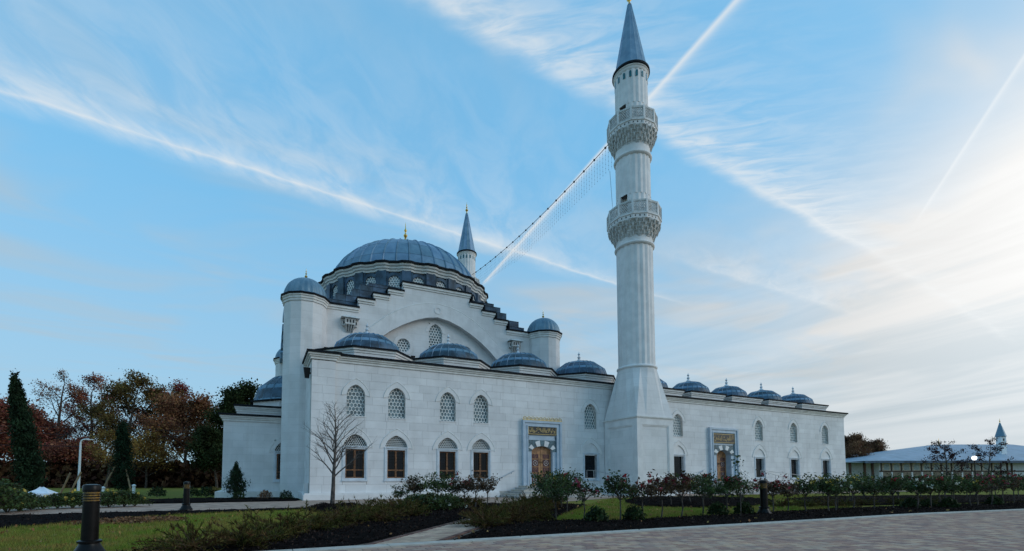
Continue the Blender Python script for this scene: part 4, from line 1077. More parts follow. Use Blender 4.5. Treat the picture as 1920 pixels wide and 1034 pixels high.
    B(MB().lathe([(1.18, 31.30), (1.22, 31.36), (1.24, 31.48), (1.30, 31.54), (1.30, 31.60), (.6, 31.60)], 40, cap=False), 'eaves', 'stone_plain', 30)
    B(MB().lathe([(1.33, 31.602), (1.37, 31.64), (1.36, 31.80), (1.2, 31.84)], 40, cap=False), 'eaves_capping', 'lead_cap', 40)
    NS = 16; tz = 37.45
    cone = MB()
    for q in range(NS):
        a0, a1 = 2 * PI * q / NS, 2 * PI * (q + 1) / NS; am = (a0 + a1) / 2
        pr = [(1.22, 31.74), (.98, 33.0), (.70, 34.5), (.40, 36.1), (.14, tz)]
        vs = []
        for r, z in pr:
            for a, e in ((a0, .0), (a0 + .05, .018), (a0 + .10, 0), (a1, 0)): vs.append(((r + e) * math.cos(a), (r + e) * math.sin(a), z))
        MBs = MB().add(vs, [(i * 4 + w_, i * 4 + w_ + 1, (i + 1) * 4 + w_ + 1, (i + 1) * 4 + w_) for i in range(4) for w_ in range(3)])
        B(MBs, 'spire_sheet', 'lead')
    finial(root, x, y, tz - .05, 1.75)
    return root
mn = make_minaret((MX, MY, 0), 'tall white stone minaret with two balconies beside the striped doorways, nearest the viewer')
mn2 = copy_thing(mn, (MX, 2 * YC - MY, 0), 0, 1, 'distant minaret whose spire rises behind the big dome')

# strings of bulbs hung between the minarets
net = empty('light_net', (MX, YC, 27), 'dark wire curtain of small bulbs strung between the two minarets', 'string lights')
YA, YB = MY + 1.6, 2 * YC - MY - 1.6
sag = lambda t: 28.2 - 3.2 * t * (1 - t)
low = lambda t: sag(t) - 2.3 + .2 * math.sin(9 * t)
MB().tube([(MX, YA + (YB - YA) * t, sag(t)) for t in np.linspace(0, 1, 41)], .028, 5).build('cable', 'cable', net)
jb = MB()
for i in range(1, 20):
    t = i / 20; jb.box(MX - .06, MX + .06, YA + (YB - YA) * t - .06, YA + (YB - YA) * t + .06, sag(t) - .07, sag(t) + .06)
jb.build('junction_box', 'cable', net)
st = MB(); bl = MB(); n = 80
for i in range(2, n - 1):
    t = i / n; yy = YA + (YB - YA) * t; za, zb = sag(t), low(t)
    st.tube([(MX, yy, za), (MX, yy, zb)], .0055, 3, cap=False)
    z = za - .3
    while z > zb: bl.box(MX - .014, MX + .014, yy - .014, yy + .014, z - .02, z + .02); z -= .36
st.build('drop_wire', 'cable', net); tag(bl.build('bulb', 'cable', net), kind='stuff')
tag(MB().tube([(MX - .8, MY + 1.6, 25.0 - .0), (MX - .7, MY + 1.5, 22.3), (MX - .9, MY + 1.25, 21.2)], .012, 4).build('loose_cable', 'cable'), 'thin slack cable hanging between the balconies of the near minaret', 'cable')

# ------------------------------------------------------------------ steps and handrails
def stair(name, xc, half, zt, n, tread, label):
    root = empty(name, (xc, D, 0), label, 'steps')
    for i in range(n):
        e = (n - 1 - i) * tread; z0, z1 = zt * i / n, zt * (i + 1) / n
        MB().box(xc - half - e, xc + half + e, D - 1.35 - e, D - .23, z0 + (.002 if i else 0), z1 - .03).box(xc - half - e - .025, xc + half + e + .025, D - 1.35 - e - .025, D - .235, z1 - .03, z1).build('step', 'step_pale' if i % 2 else 'step_stone', root)
    return root
stair('entrance_steps', PC, 1.95, .74, 6, .29, 'pale stone steps rising to the carved wooden main door')
stair('courtyard_steps', P2, 2.0, 1.0, 7, .29, 'pale stone steps in front of the half-open courtyard doorway')
def rail(pts, posts, label, r=.022):
    root = empty('handrail', (pts[0][0], pts[0][1], 0), label, 'handrail')
    MB().tube(pts, r, 8).build('rail', 'steel', root, 40)
    for p in posts: MB().tube([p[0], p[1]], .018, 6).build('post', 'steel', root, 40)
def wall_rail(xa, za, xb, zb, y, label):
    pts = [(xa, y - .02, za), (xa + (.12 if xb > xa else -.12), y - .10, za), (xb, y - .10, zb)]
    rail(pts, [((xa + (xb - xa) * f, y - .10, za + (zb - za) * f), (xa + (xb - xa) * f, y + .02, za + (zb - za) * f - .08)) for f in (.15, .6)], label)
wall_rail(15.6, 1.72, 14.0, 1.02, D - .02, 'steel wall handrail sloping down left of the carved main door')
wall_rail(19.75, 1.72, 21.4, 1.05, D - .02, 'steel wall handrail sloping down right of the carved main door')
for s, lb in ((-1, 'steel step handrail at the left edge of the main door'), (1, 'steel step handrail at the right edge of the main door')):
    xa = PC + s * 1.35
    rail([(xa, D - .6, .75), (xa, D - .6, 1.62), (xa, D - .8, 1.68), (xa + s * .35, D - 2.2, 1.05), (xa + s * .35, D - 2.4, .25)], [((xa + s * .12, D - 1.35, 1.45), (xa + s * .12, D - 1.35, .7)), ((xa + s * .3, D - 2.0, 1.14), (xa + s * .3, D - 2.0, .3))], lb)
def ramp_rail(x0, x1, y, z, label):
    rail([(x0, y, z - .5), (x0, y, z), (x0 + .6, y, z), (x1, y, z - .55), (x1, y, z - .9)], [((x0 + .6, y, z), (x0 + .6, y, .0)), (((x0 + x1) / 2, y, z - .25), ((x0 + x1) / 2, y, 0))], label)
ramp_rail(20.6, 24.2, D - 1.3, 1.78, 'steel ramp handrail crossing below the grilled window left of the minaret')
wall_rail(33.6, 1.95, 32.0, 1.25, D - .02, 'steel wall handrail left of the courtyard doorway')
ramp_rail(38.6, 46, D - 1.5, 1.9, 'steel ramp handrail below the right-hand courtyard windows')
ramp_rail(37.3, 41, D - 2.4, 1.75, 'steel handrail just right of the courtyard doorway')
rail([(35.0, D - 2.2, 1.1), (35.1, D - 2.2, 1.95), (35.9, D - 2.8, 1.0)], [], 'short steel handrail before the courtyard door')
# speakers / floodlights on the walls
def floodlight(x, y, z, rz, label, s=1.0):
    root = empty('floodlight', (x, y, z), label, 'floodlight'); root.rotation_euler = (0, 0, rz)
    for nm, mb in (('housing', MB().add([(-.10, -.14, -.30), (.10, -.14, -.30), (.10, .10, -.30), (-.10, .10, -.30), (-.10, -.22, .30), (.10, -.22, .30), (.10, .16, .30), (-.10, .16, .30)], [(0, 3, 2, 1), (4, 5, 6, 7), (0, 1, 5, 4), (1, 2, 6, 5), (2, 3, 7, 6), (3, 0, 4, 7)])), ('bracket', MB().box(-.03, .03, .12, .34, -.05, .05))):
        o = bpy.data.objects.new(nm, mb.mesh(nm, 'black_metal')); COL.objects.link(o); o.parent = root; o.scale = (s, s, s)
floodlight(2.36, D + .5, 7.25, -PI / 2, 'black floodlight under the cornice at the left corner')
floodlight(24.0, D - .35, 7.5, 0, 'black floodlight under the cornice beside the minaret')
def roof_lamp(x, y, z, label):
    root = empty('roof_spotlight', (x, y, z), label, 'spotlight')
    for nm, mb in (('post', MB().tube([(0, 0, 0), (0, 0, .42)], .03, 6)), ('head', MB().box(-.06, .20, -.06, .06, .40, .52))):
        o = bpy.data.objects.new(nm, mb.mesh(nm, 'black_metal')); COL.objects.link(o); o.parent = root
roof_lamp(3.55, 30.7, 8.95, 'small black roof spotlight by the left tower')
roof_lamp(9.2, 30.6, 9.0, 'tiny black roof spotlight between the first two gallery domes')
roof_lamp(21.0, 39.5, 14.4, 'small black roof spotlight on the stepped right gable')

# ------------------------------------------------------------------ bollards, lamps and other furniture
def make_bollard(loc, label):
    r = empty('bollard', loc, label, 'bollard', 'bollard lights beside the lawns')
    def P(nm, mb, mt, par=None):
        o = bpy.data.objects.new(nm, mb.mesh(nm, mt, 40)); COL.objects.link(o); o.parent = par or r; return o
    P('base', MB().lathe([(.22, 0), (.22, .03), (.20, .06), (.165, .12), (.135, .17), (.125, .20), (.15, .21), (.15, .235), (.125, .25)], 24), 'black_metal')
    P('post', MB().lathe([(.108, .25), (.104, .80)], 24, rf=lambda i: (1, .965)[i % 2]), 'black_metal')
    h = P('lamp_head', MB().lathe([(.098, .80), (.098, .96)], 24), 'amber_lens')
    mb = MB()
    for i in range(5): z = .805 + i * .037; mb.lathe([(.085, z), (.113, z - .004), (.113, z + .008), (.085, z + .014)], 24, cap=False)
    P('louvre', mb, 'black_metal', h)
    P('cap', MB().lathe([(.112, .965), (.114, 1.03), (.10, 1.052), (.05, 1.062), (.001, 1.063)], 24), 'black_metal')
    return r
b0 = make_bollard((-2.24, 8.75, 0), 'black bollard light with amber louvred head, nearest the camera at lower left')
copy_thing(b0, (-2.48, 20.9, 0), .3, 1.0, 'black bollard light with amber head beside the footpath, in front of the left wing')
copy_thing(b0, (14.7, 10.0, 0), .8, 1.05, 'black bollard light half hidden among the roses by the driveway kerb')
copy_thing(b0, (26.6, 21.7, 0), 1.4, 1.0, 'black bollard light in front of the courtyard doorway')
# street lamp at the far left
sl = empty('street_lamp', (-17.3, 63.1, 0), 'tall pale street lamp with a curved arm before the autumn trees', 'street lamp')
MB().lathe([(.13, 0), (.09, 5.1)], 10).build('post', 'white_paint', sl, 40, (-17.3, 63.1, 0))
MB().tube([(-17.3, 63.1, 5.1), (-17.25, 63.1, 5.32), (-17.05, 63.1, 5.45), (-16.6, 63.1, 5.5)], .07, 8).build('arm', 'white_paint', sl, 40)
MB().box(-16.75, -16.25, 62.98, 63.22, 5.40, 5.50).build('lamp_head', 'white_paint', sl)
# globe lamp at right, lit
gl = empty('globe_lamp', (44.0, 15.05, 0), 'lamp post with a lit white globe in front of the timber building', 'lamp')
MB().lathe([(.09, 0), (.05, .2), (.035, .3), (.03, 2.4), (.06, 2.42)], 10).build('post', 'black_metal', gl, 40, (44.0, 15.05, 0))
MB().lathe([(.001, 2.43), (.075, 2.45), (.125, 2.52), (.14, 2.58), (.12, 2.66), (.07, 2.71), (.001, 2.72)], 16).build('globe', 'lamp_glass', gl, 60, (44.0, 15.05, 0))
# small white cover behind the left roses
tx, ty = -10.0, 31.0
tn = empty('white_cover', (tx, ty, 0), 'small white peaked cover standing behind the rose bushes at far left', 'cover')
q4 = [(tx - .50, ty - .42), (tx + .48, ty - .50), (tx + .56, ty + .50), (tx - .45, ty + .60)]
MB().add([(u, v, .46) for u, v in q4] + [(tx - .20, ty, .66), (tx - .05, ty, .80), (tx + .10, ty, .79), (tx + .30, ty, .66)], [(0, 1, 7, 6, 5, 4), (1, 2, 7), (2, 3, 4, 5, 6, 7), (3, 0, 4)]).build('peak', 'canvas', tn)
MB().add([(u, v, -.02) for u, v in q4] + [(u, v, .46) for u, v in q4], [(0, 1, 5, 4), (1, 2, 6, 5), (2, 3, 7, 6), (3, 0, 4, 7)]).build('side', 'canvas', tn)
for i, (px, py, hh, lb) in enumerate(((-8.9, 45.0, .75, 'small white marker post left of the second bollard'), (-4.9, 42.0, .70, 'small white marker post right of the second bollard'), (-10.6, 44.0, .6, 'small white marker post behind the yellow roses'))):
    r = empty('marker_post', (px, py, 0), lb, 'post', 'white marker posts')
    MB().lathe([(.10, 0), (.10, hh - .12), (.14, hh - .1), (.14, hh - .02), (.05, hh + .04), (.001, hh + .05)], 10).build('post', 'white_paint', r, 40, (px, py, 0))
# overhead cables in the trees
for i, (z, lb) in enumerate(((6.9, 'uppermost overhead cable crossing the trees at left'), (6.0, 'middle overhead cable crossing the trees at left'), (4.4, 'lowest overhead cable crossing the trees at left'))):
    tag(MB().tube([(-70 + 90 * t, 84 - 6 * t, z + 2.4 - 9.0 * t * (1 - t) * .5) for t in np.linspace(0, 1, 25)], .022, 4).build('overhead_cable', 'cable'), lb, 'cable', 'overhead cables')

# ------------------------------------------------------------------ timber building at right
tb = empty('timber_building', (112, 42, 0), 'low timber-framed building with wide pale metal roof at far right', 'building')
ux, uy = np.array([.905, -.425]), np.array([.425, .905])         # along the front, and away from the viewer
O = np.array([97.5, 48.5])
def tp(a, b, z): q = O + ux * a + uy * b; return (q[0], q[1], z)
def tbox(mb, a0, a1, b0, b1, z0, z1):
    return mb.add([tp(a0, b0, z0), tp(a1, b0, z0), tp(a1, b1, z0), tp(a0, b1, z0), tp(a0, b0, z1), tp(a1, b0, z1), tp(a1, b1, z1), tp(a0, b1, z1)], [(0, 3, 2, 1), (4, 5, 6, 7), (0, 1, 5, 4), (1, 2, 6, 5), (2, 3, 7, 6), (3, 0, 4, 7)])
LB = 52
# hipped roof as separate metal bays
ridge0, ridge1, zr, ze = 24.5, 40.0, 8.25, 4.45
nb = 26
for i in range(nb):
    a0, a1 = LB * i / nb, LB * (i + 1) / nb
    def rz(a): return (ridge0 * 0 + 14.0) * 1.0
    def topb(a):       # how far up the slope the bay reaches (hip on both ends)
        return min(1.0, a / ridge0, (LB - a) / (LB - ridge1))
    t0, t1 = topb(a0), topb(a1)
    P = [tp(a0, -1.6, ze), tp(a1 - .04, -1.6, ze), tp(a1 - .04, -1.6 + 13.0 * t1, ze + (zr - ze) * t1), tp(a0, -1.6 + 13.0 * t0, ze + (zr - ze) * t0)]
    if t0 < 1e-6: P = P[:3]
    mb = MB().add(P, [tuple(range(len(P)))])
    mb.build('roof_bay', 'roof_metal', tb)
MB().add([tp(0, -1.6, ze - .02), tp(ridge0, 11.4, zr - .02), tp(ridge1, 11.4, zr - .02), tp(LB, -1.6, ze - .02), tp(LB, 24.4, ze - .02), tp(0, 24.4, ze - .02)], [(0, 3, 2, 1), (0, 1, 5), (1, 2, 4, 5), (2, 3, 4), (0, 5, 4, 3)]).build('roof', 'roof_metal', tb)
tbox(MB(), -.1, LB, -1.65, -1.45, ze - .42, ze - .03).build('eaves_board', 'lead_dark', tb)
tbox(MB(), -3.0, 2.5, -.8, 6, 4.15, 4.30).build('porch_roof', 'roof_metal', tb)
for a in (-1.6, 1.0, 2.4): tbox(MB(), a, a + .3, 0, .3, 0, 4.15).build('porch_post', 'timber', tb)
tbox(MB(), 3.6, LB - 1, 0, 20, 0, 4.3).build('wall', 'plaster', tb)
tbox(MB(), 3.6, LB - 1, -.06, -.002, 2.50, 2.72).build('timber_beam', 'timber', tb); tbox(MB(), 3.6, LB - 1, -.06, -.002, 4.12, 4.298).build('timber_beam', 'timber', tb)
a = 4.2; k = 0
while a < 24.5:
    tbox(MB(), a - .32, a - .16, -.10, -.005, 2.73, 4.11).build('timber_post', 'timber', tb)
    tbox(MB(), a - .28, a - .06, -.12, -.062, 1.55, 2.49).build('white_post', 'white_paint', tb)
    fr = tbox(MB(), a, a + 1.35, -.08, -.003, 2.76, 4.08).build('window', 'timber_pale', tb)
    A = [(a + .675 + x, z) for x, z in arch(1.02, 2.86, 3.62, 3.98, n=6, pt=.15)]
    MB().add([tp(x, -.09, z) for x, z in A], [tuple(range(len(A)))]).build('pane', 'glass_sky', fr)
    tbox(MB(), a, a + 1.45, -.05, -.004, 1.75, 2.48).build('shutter_panel', 'beige_panel', tb)
    tbox(MB(), a, a + 1.45, -.055, -.006, .95, 1.73).build('dark_opening', 'glass', tb)
    a += 1.78; k += 1
for a in (25, 26.2, 27.0, 31.6, 32.6, 34.2, 37, 40, 44): tbox(MB(), a, a + .26, -.10, -.005, .4, 4.11).build('timber_post', 'timber', tb)
# chimney turret with lead spire
c0 = O + ux * 29.4 + uy * 3.5
tt = MB().lathe([(.66, 4.8), (.66, 9.1)], 4, a0=PI / 4 + math.atan2(ux[1], ux[0])).build('chimney_turret', 'white_paint', tb, None, (c0[0], c0[1], 0))
MB().lathe([(.80, 9.12), (.78, 9.2), (.42, 10.5), (.10, 11.7), (.001, 11.8)], 12).build('turret_spire', 'lead', tt, None, (c0[0], c0[1], 0))
finial(tt, c0[0], c0[1], 11.7, .9)
dn = c0 - uy * .48
MB().obox((dn[0], dn[1]), ux, .13, uy, .02, 8.3, 8.75).build('turret_opening', 'panel_black', tt)
c1 = O + ux * 24.6 + uy * 10.5; finial(tb, c1[0], c1[1], 8.0, 1.5)
#MARK4
# ------------------------------------------------------------------ vegetation
def limb_tree(seed, H, spread, trunk_r, first=.25, n1=9, n2=5, n3=4, droop=0.0, up=.55, segs=5):
    """tapered trunk with limbs and twigs; returns the wood mesh and the twig tips (local coordinates)"""
    r = random.Random(seed); mb = MB(); tips = []
    def grow(p, d, L, r0, r1, n, wob):
        pts = [p]; q = Vector(p); d = Vector(d).normalized()
        for i in range(n):
            d = (d + Vector((r.uniform(-1, 1), r.uniform(-1, 1), r.uniform(-.6, 1) * .8 + droop)) * wob).normalized(); q = q + d * (L / n); pts.append(q.copy())
        return pts, d
    tr, _ = grow(Vector((0, 0, -.1)), (r.uniform(-.05, .05), r.uniform(-.05, .05), 1), H * .86, trunk_r, .02, 9, .07)
    mb.tube(tr, trunk_r, 8, trunk_r * .16)
    def at(pts, t):
        f = t * (len(pts) - 1); i = min(int(f), len(pts) - 2); return pts[i].lerp(pts[i + 1], f - i)
    for i in range(n1):
        t = first + (1 - first) * (i + r.random() * .7) / n1; a = i * 2.4 + r.uniform(-.5, .5); p = at(tr, t)
        L = spread * (1.05 - .62 * (t - first) / (1 - first)) * r.uniform(.8, 1.15); e = up + .5 * t
        l1, d1 = grow(p, (math.cos(a), math.sin(a), e), L, 0, 0, segs, .16); rr = trunk_r * (.42 - .25 * t); mb.tube(l1, rr, 6, rr * .22, cap=False)
        for j in range(n2):
            t2 = .3 + .7 * (j + r.random() * .8) / n2; p2 = at(l1, min(t2, 1)); a2 = a + r.choice((-1, 1)) * r.uniform(.4, 1.2)
            l2, d2 = grow(p2, (math.cos(a2), math.sin(a2), r.uniform(.2, 1.0)), L * r.uniform(.32, .55), 0, 0, 4, .22); mb.tube(l2, rr * .38, 4, rr * .1, cap=False)
            for k in range(n3):
                p3 = at(l2, .25 + .75 * (k + r.random()) / n3); a3 = a2 + r.uniform(-1.3, 1.3)
                l3, d3 = grow(p3, (math.cos(a3), math.sin(a3), r.uniform(.1, 1.1)), L * r.uniform(.14, .28), 0, 0, 3, .25); mb.tube(l3, rr * .17, 3, rr * .06, cap=False); tips += [l3[-1], l3[1]]
            tips.append(l2[-1])
    tips.append(tr[-1])
    return mb, [tuple(t) for t in tips]
def tree(name, loc, H, spread, seed, leafmat, dens, size, cluster, label, cat='tree', barkmat='bark', group=None, n1=11, n2=6, n3=4, sx=1.0, first=.25, keep=1.0, up=.55):
    dens = int(dens * 2.3); size *= .66; cluster *= .84
    mb, tips = limb_tree(seed, H, spread, H * .022, first=first, n1=n1, n2=n2, n3=n3, up=up)
    root = empty(name, loc, label, cat, group)
    o = bpy.data.objects.new('trunk', mb.mesh('trunk', barkmat)); COL.objects.link(o); o.parent = root
    if dens:
        g = np.random.default_rng(seed); T = np.array(tips); T = T[g.random(len(T)) < keep]
        c = np.repeat(T, dens, 0) + g.normal(size=(len(T) * dens, 3)) * np.array([cluster, cluster, cluster * .7])
        c = c[g.random(len(c)) < .9]
        o = bpy.data.objects.new('crown', np_mesh('crown', leaves(c, size, .75, g), 4, leafmat)); COL.objects.link(o); o.parent = root
    root.scale = (sx, sx, 1)
    return root
# autumn trees behind the lawn at left
AT = 'autumn trees at the left'
def along(x, d):      # ground point seen at picture column x and depth d
    k = (x - 895.64) / 887.81; fx, fy = math.sin(YAW), math.cos(YAW); rx, ry = math.cos(YAW), -math.sin(YAW)
    return (d * (fx + rx * k), d * (fy + ry * k), 0)
tree('autumn_tree', along(102, 80), 20.4, 6.6, 21, 'leaf_brown', 6, .30, .5, 'tall half-bare brown tree standing right of the big cypress', group=AT, keep=.38)
tree('autumn_tree', along(172, 85), 20.2, 6.8, 22, 'leaf_rust', 10, .36, .62, 'tall rust-brown tree behind the street lamp', group=AT, keep=.9)
tree('autumn_tree', along(232, 80), 19.4, 7.4, 23, 'leaf_olive', 15, .38, .70, 'broad olive-brown tree above the narrow cypress', group=AT)
tree('autumn_tree', along(305, 86), 19.4, 6.6, 24, 'leaf_red', 12, .38, .65, 'dark red-leaved tree right of the olive-brown one', group=AT)
tree('autumn_tree', along(345, 78), 14.6, 6.4, 25, 'leaf_orange', 18, .40, .85, 'orange-brown tree nearest the left wing of the mosque', group=AT, sx=1.1)
tree('autumn_tree', along(-8, 72), 13.2, 5.4, 26, 'leaf_rust', 18, .42, .85, 'rust-red tree cut by the left picture edge', group=AT, sx=1.2)
tree('autumn_tree', along(200, 60), 7.6, 3.2, 27, 'leaf_yellow', 8, .26, .5, 'small yellow-leaved tree below the olive-brown tree', group=AT, keep=.6)
tree('autumn_tree', along(140, 74), 6.6, 4.2, 28, 'leaf_rust', 14, .34, .7, 'low russet tree behind the lamp post foot', group=AT, sx=1.2)
tree('autumn_tree', along(275, 68), 7.0, 3.6, 29, 'leaf_yellow', 9, .3, .6, 'low yellow-brown tree right of the narrow cypress', group=AT, keep=.8, sx=1.1)
tree('evergreen_tree', along(447, 72), 16.4, 3.6, 30, 'leaf_green', 24, .40, .8, 'dark evergreen whose top shows above the left wing roof', 'tree', sx=1.0, first=.35)
tree('evergreen_tree', along(408, 66), 8.6, 2.4, 31, 'leaf_green', 20, .34, .6, 'dark evergreen tree beside the left wing corner', 'tree')
tree('autumn_tree', along(60, 84), 11.5, 5.2, 37, 'leaf_rust', 16, .36, .8, 'low rust-brown tree behind the big cypress', group=AT, sx=1.2)
# far trees at right
FT = 'brown trees beyond the courtyard wing'
tree('far_tree', along(1588, 98), 10.6, 3.8, 32, 'leaf_far', 15, .34, .6, 'brown tree just right of the courtyard wing corner', group=FT)
tree('far_tree', along(1632, 104), 9.9, 3.8, 33, 'leaf_far', 15, .34, .6, 'brown tree left of the timber building roof', group=FT)
tree('far_tree', along(1655, 112), 7.0, 3.0, 34, 'leaf_far', 9, .3, .6, 'small thin tree at the end of the timber roof', group=FT)
# woodland understorey, far mass
g = np.random.default_rng(5); n = 26000
xx = g.uniform(-60, 445, n); dd = g.uniform(70, 100, n); hh = g.random(n) ** 1.6 * 4.0
base = np.array([along(a, b) for a, b in zip(xx, dd)]); base[:, 2] = hh
tag(link('woodland_undergrowth', np_mesh('woodland_undergrowth', leaves(base, .75, .8, g), 4, 'thicket')), 'dark tangled undergrowth below the autumn trees', 'undergrowth', None, 'stuff')
n = 9000
xx = g.uniform(1560, 1700, n); dd = g.uniform(100, 125, n); hh = g.random(n) ** 1.5 * 4.5
base = np.array([along(a, b) for a, b in zip(xx, dd)]); base[:, 2] = hh
tag(link('far_undergrowth', np_mesh('far_undergrowth', leaves(base, .6, .8, g), 4, 'leaf_far')), 'brown scrub below the trees beyond the courtyard wing', 'undergrowth', None, 'stuff')

# columnar cypresses
def cypress(loc, H, R, seed, label, n=9000, lean=0.0, size=.17, top=.6):
    g = np.random.default_rng(seed); root = empty('cypress', loc, label, 'cypress tree')
    # upright sprays packed round the stem, some sticking out
    K = max(60, n // 70); tk = (np.arange(K) + g.random(K)) / K; ak = np.arange(K) * 2.39996 + g.normal(size=K) * .3
    prof = R * np.minimum(1, .50 + 2.6 * tk) * (1.02 - tk) ** top * (.80 + .38 * g.random(K))
    cen = np.c_[prof * .62 * np.cos(ak) + lean * tk, prof * .62 * np.sin(ak), .3 + tk * (H - .9)]
    k = g.integers(0, K, n); sp = np.maximum(prof[k], .12)[:, None]
    off_ = g.normal(size=(n, 3)) * np.c_[sp * .30, sp * .30, np.full((n, 1), .030 * H + .03)]
    up_ = g.random((n, 1)) ** 1.5
    c = cen[k] + off_ + np.c_[np.cos(ak[k]), np.sin(ak[k]), np.full(n, 1.3)] * up_ * sp * .42
    c[:, 2] = np.clip(c[:, 2], .05, H + .2)
    o = bpy.data.objects.new('crown', np_mesh('crown', leaves(c, size, .42, g, up=1.6), 4, 'cypress_leaf')); COL.objects.link(o); o.parent = root
    mb = MB().tube([(0, 0, -.05), (lean * .3, 0, H * .4), (lean * .8, 0, H * .85)], R * .14, 7, .02)
    o = bpy.data.objects.new('trunk', mb.mesh('trunk', 'bark')); COL.objects.link(o); o.parent = root
    return root
cypress((-13.0, 39.2, 0), 8.0, .62, 3, 'tall ragged dark green cypress at the far left', 15000, lean=-1.25, size=.17, top=.46)
cypress((-11.0, 51.4, 0), 6.6, .78, 4, 'slender staked cypress in front of the olive-brown tree', 7000, lean=-.15, size=.18, top=.5)
cypress((-1.25, 31.3, 0), 2.55, .62, 6, 'small conical evergreen by the left wing wall', 4200, size=.10, top=.95)
for i, (a, b, lb) in enumerate((((-12.4, 50.6, -.1), (-11.25, 51.3, 3.1), 'wooden stake leaning on the slender cypress from the left'), ((-10.1, 50.4, -.1), (-10.9, 51.2, 2.7), 'wooden stake leaning on the slender cypress from the right'), ((-13.75, 46, -.1), (-13.2, 46.2, 1.7), 'stubby timber stake left of the nearest bollard'), ((-13.2, 46, -.1), (-12.55, 46.2, 1.75), 'stubby timber stake just above the nearest bollard'))):
    tag(MB().tube([a, b], .07, 7).build('tree_stake', 'stake', None, 40), lb, 'stake', 'tree stakes')

# rounded shrubs
def shrub_mesh(seed, n, r, size, mt, spike=0.0, flat=.8):
    g = np.random.default_rng(seed); d = unit(g.normal(size=(n, 3))); d[:, 2] = np.abs(d[:, 2]) * 1.0 - .15
    lump = 1 + .12 * np.sin(5 * d[:, :1] * 3 + seed) + .10 * np.sin(13 * d[:, 1:2] + 4 * d[:, 2:])
    c = d * lump * (.55 + .5 * g.random((n, 1)) ** .5) * np.array([r, r, r * flat * 1.25]) + (0, 0, r * .25)
    c[:, 2] = np.maximum(c[:, 2], .02)
    L = leaves(c, size, .5, g, up=spike)
    return np_mesh('foliage', L, 4, mt)
def stems_mesh(seed, n, r, h):
    q = random.Random(seed); mb = MB()
    for i in range(n):
        a = q.uniform(0, 2 * PI); e = q.uniform(.3, .95) * r; mb.tube([(0.02 * math.cos(a), .02 * math.sin(a), -.02), (e * .5 * math.cos(a), e * .5 * math.sin(a), h * .5), (e * math.cos(a), e * math.sin(a), h * q.uniform(.7, 1))], .010, 4, .004)
    return mb.mesh('stem', 'bark')
BOX = [(shrub_mesh(40 + i, 900, .24, .065, 'box_leaf', 1.2, 1.0), stems_mesh(40 + i, 6, .15, .25)) for i in range(2)]
def shrub(name, loc, me, st, s, label, cat='shrub', group=None, rz=0.0):
    root = empty(name, loc, label, cat, group)
    for nm, m_ in (('foliage', me), ('stem', st)):
        o = bpy.data.objects.new(nm, m_); COL.objects.link(o); o.parent = root
    root.scale = (s, s, s); root.rotation_euler = (0, 0, rz); return root
BX = [((8.05, 10.05), 'spiky dark box shrub at the left end of the kerb bed'), ((9.3, 10.0), 'spiky dark box shrub just right of the third kerb rose'), ((13.0, 10.35), 'dark box shrub between the seventh and eighth kerb roses'), ((14.15, 10.3), 'dark box shrub just left of the kerb-side bollard'), ((22.9, 9.7), 'round box shrub left of the pair below the timber building'), ((23.9, 9.6), 'low light green box shrub in the middle of the three below the timber building'), ((24.3, 9.1), 'dark box shrub right of the pair below the timber building'), ((28.8, 9.3), 'dark box shrub near the right picture edge')]
for i, ((x, y), lb) in enumerate(BX): shrub('box_shrub', (x, y, .03), *BOX[i % 2], 1.15 if i != 5 else .95, lb, group='box shrubs along the kerb bed', rz=i * 1.3)
WB = [((-1.05, 30.2), .85, 'box_leaf', 'yellow-green round shrub in front of the small conical evergreen'), ((.35, 30.4), .95, 'tan_leaf', 'tan dried round shrub at the foot of the left wing'), ((1.42, 29.2), .95, 'box_leaf', 'round green shrub at the foot of the corner tower'), ((-4.05, 36.5), 1.2, 'box_leaf', 'round green shrub left of the left wing corner'), ((-3.2, 36.4), 1.3, 'box_leaf', 'second round green shrub by the left wing corner'), ((-6.2, 38.0), 1.25, 'box_leaf', 'dark round shrub behind the second bollard'), ((-3.2, 42.5), 1.1, 'leaf_yellow', 'small yellowing shrub above the round shrubs by the left wing')]
for i, ((x, y), s, mt, lb) in enumerate(WB):
    shrub('round_shrub', (x, y, .02), shrub_mesh(60 + i, 900, .40, .075, mt, .3, .95), BOX[0][1], s, lb, group='round shrubs by the left wing')

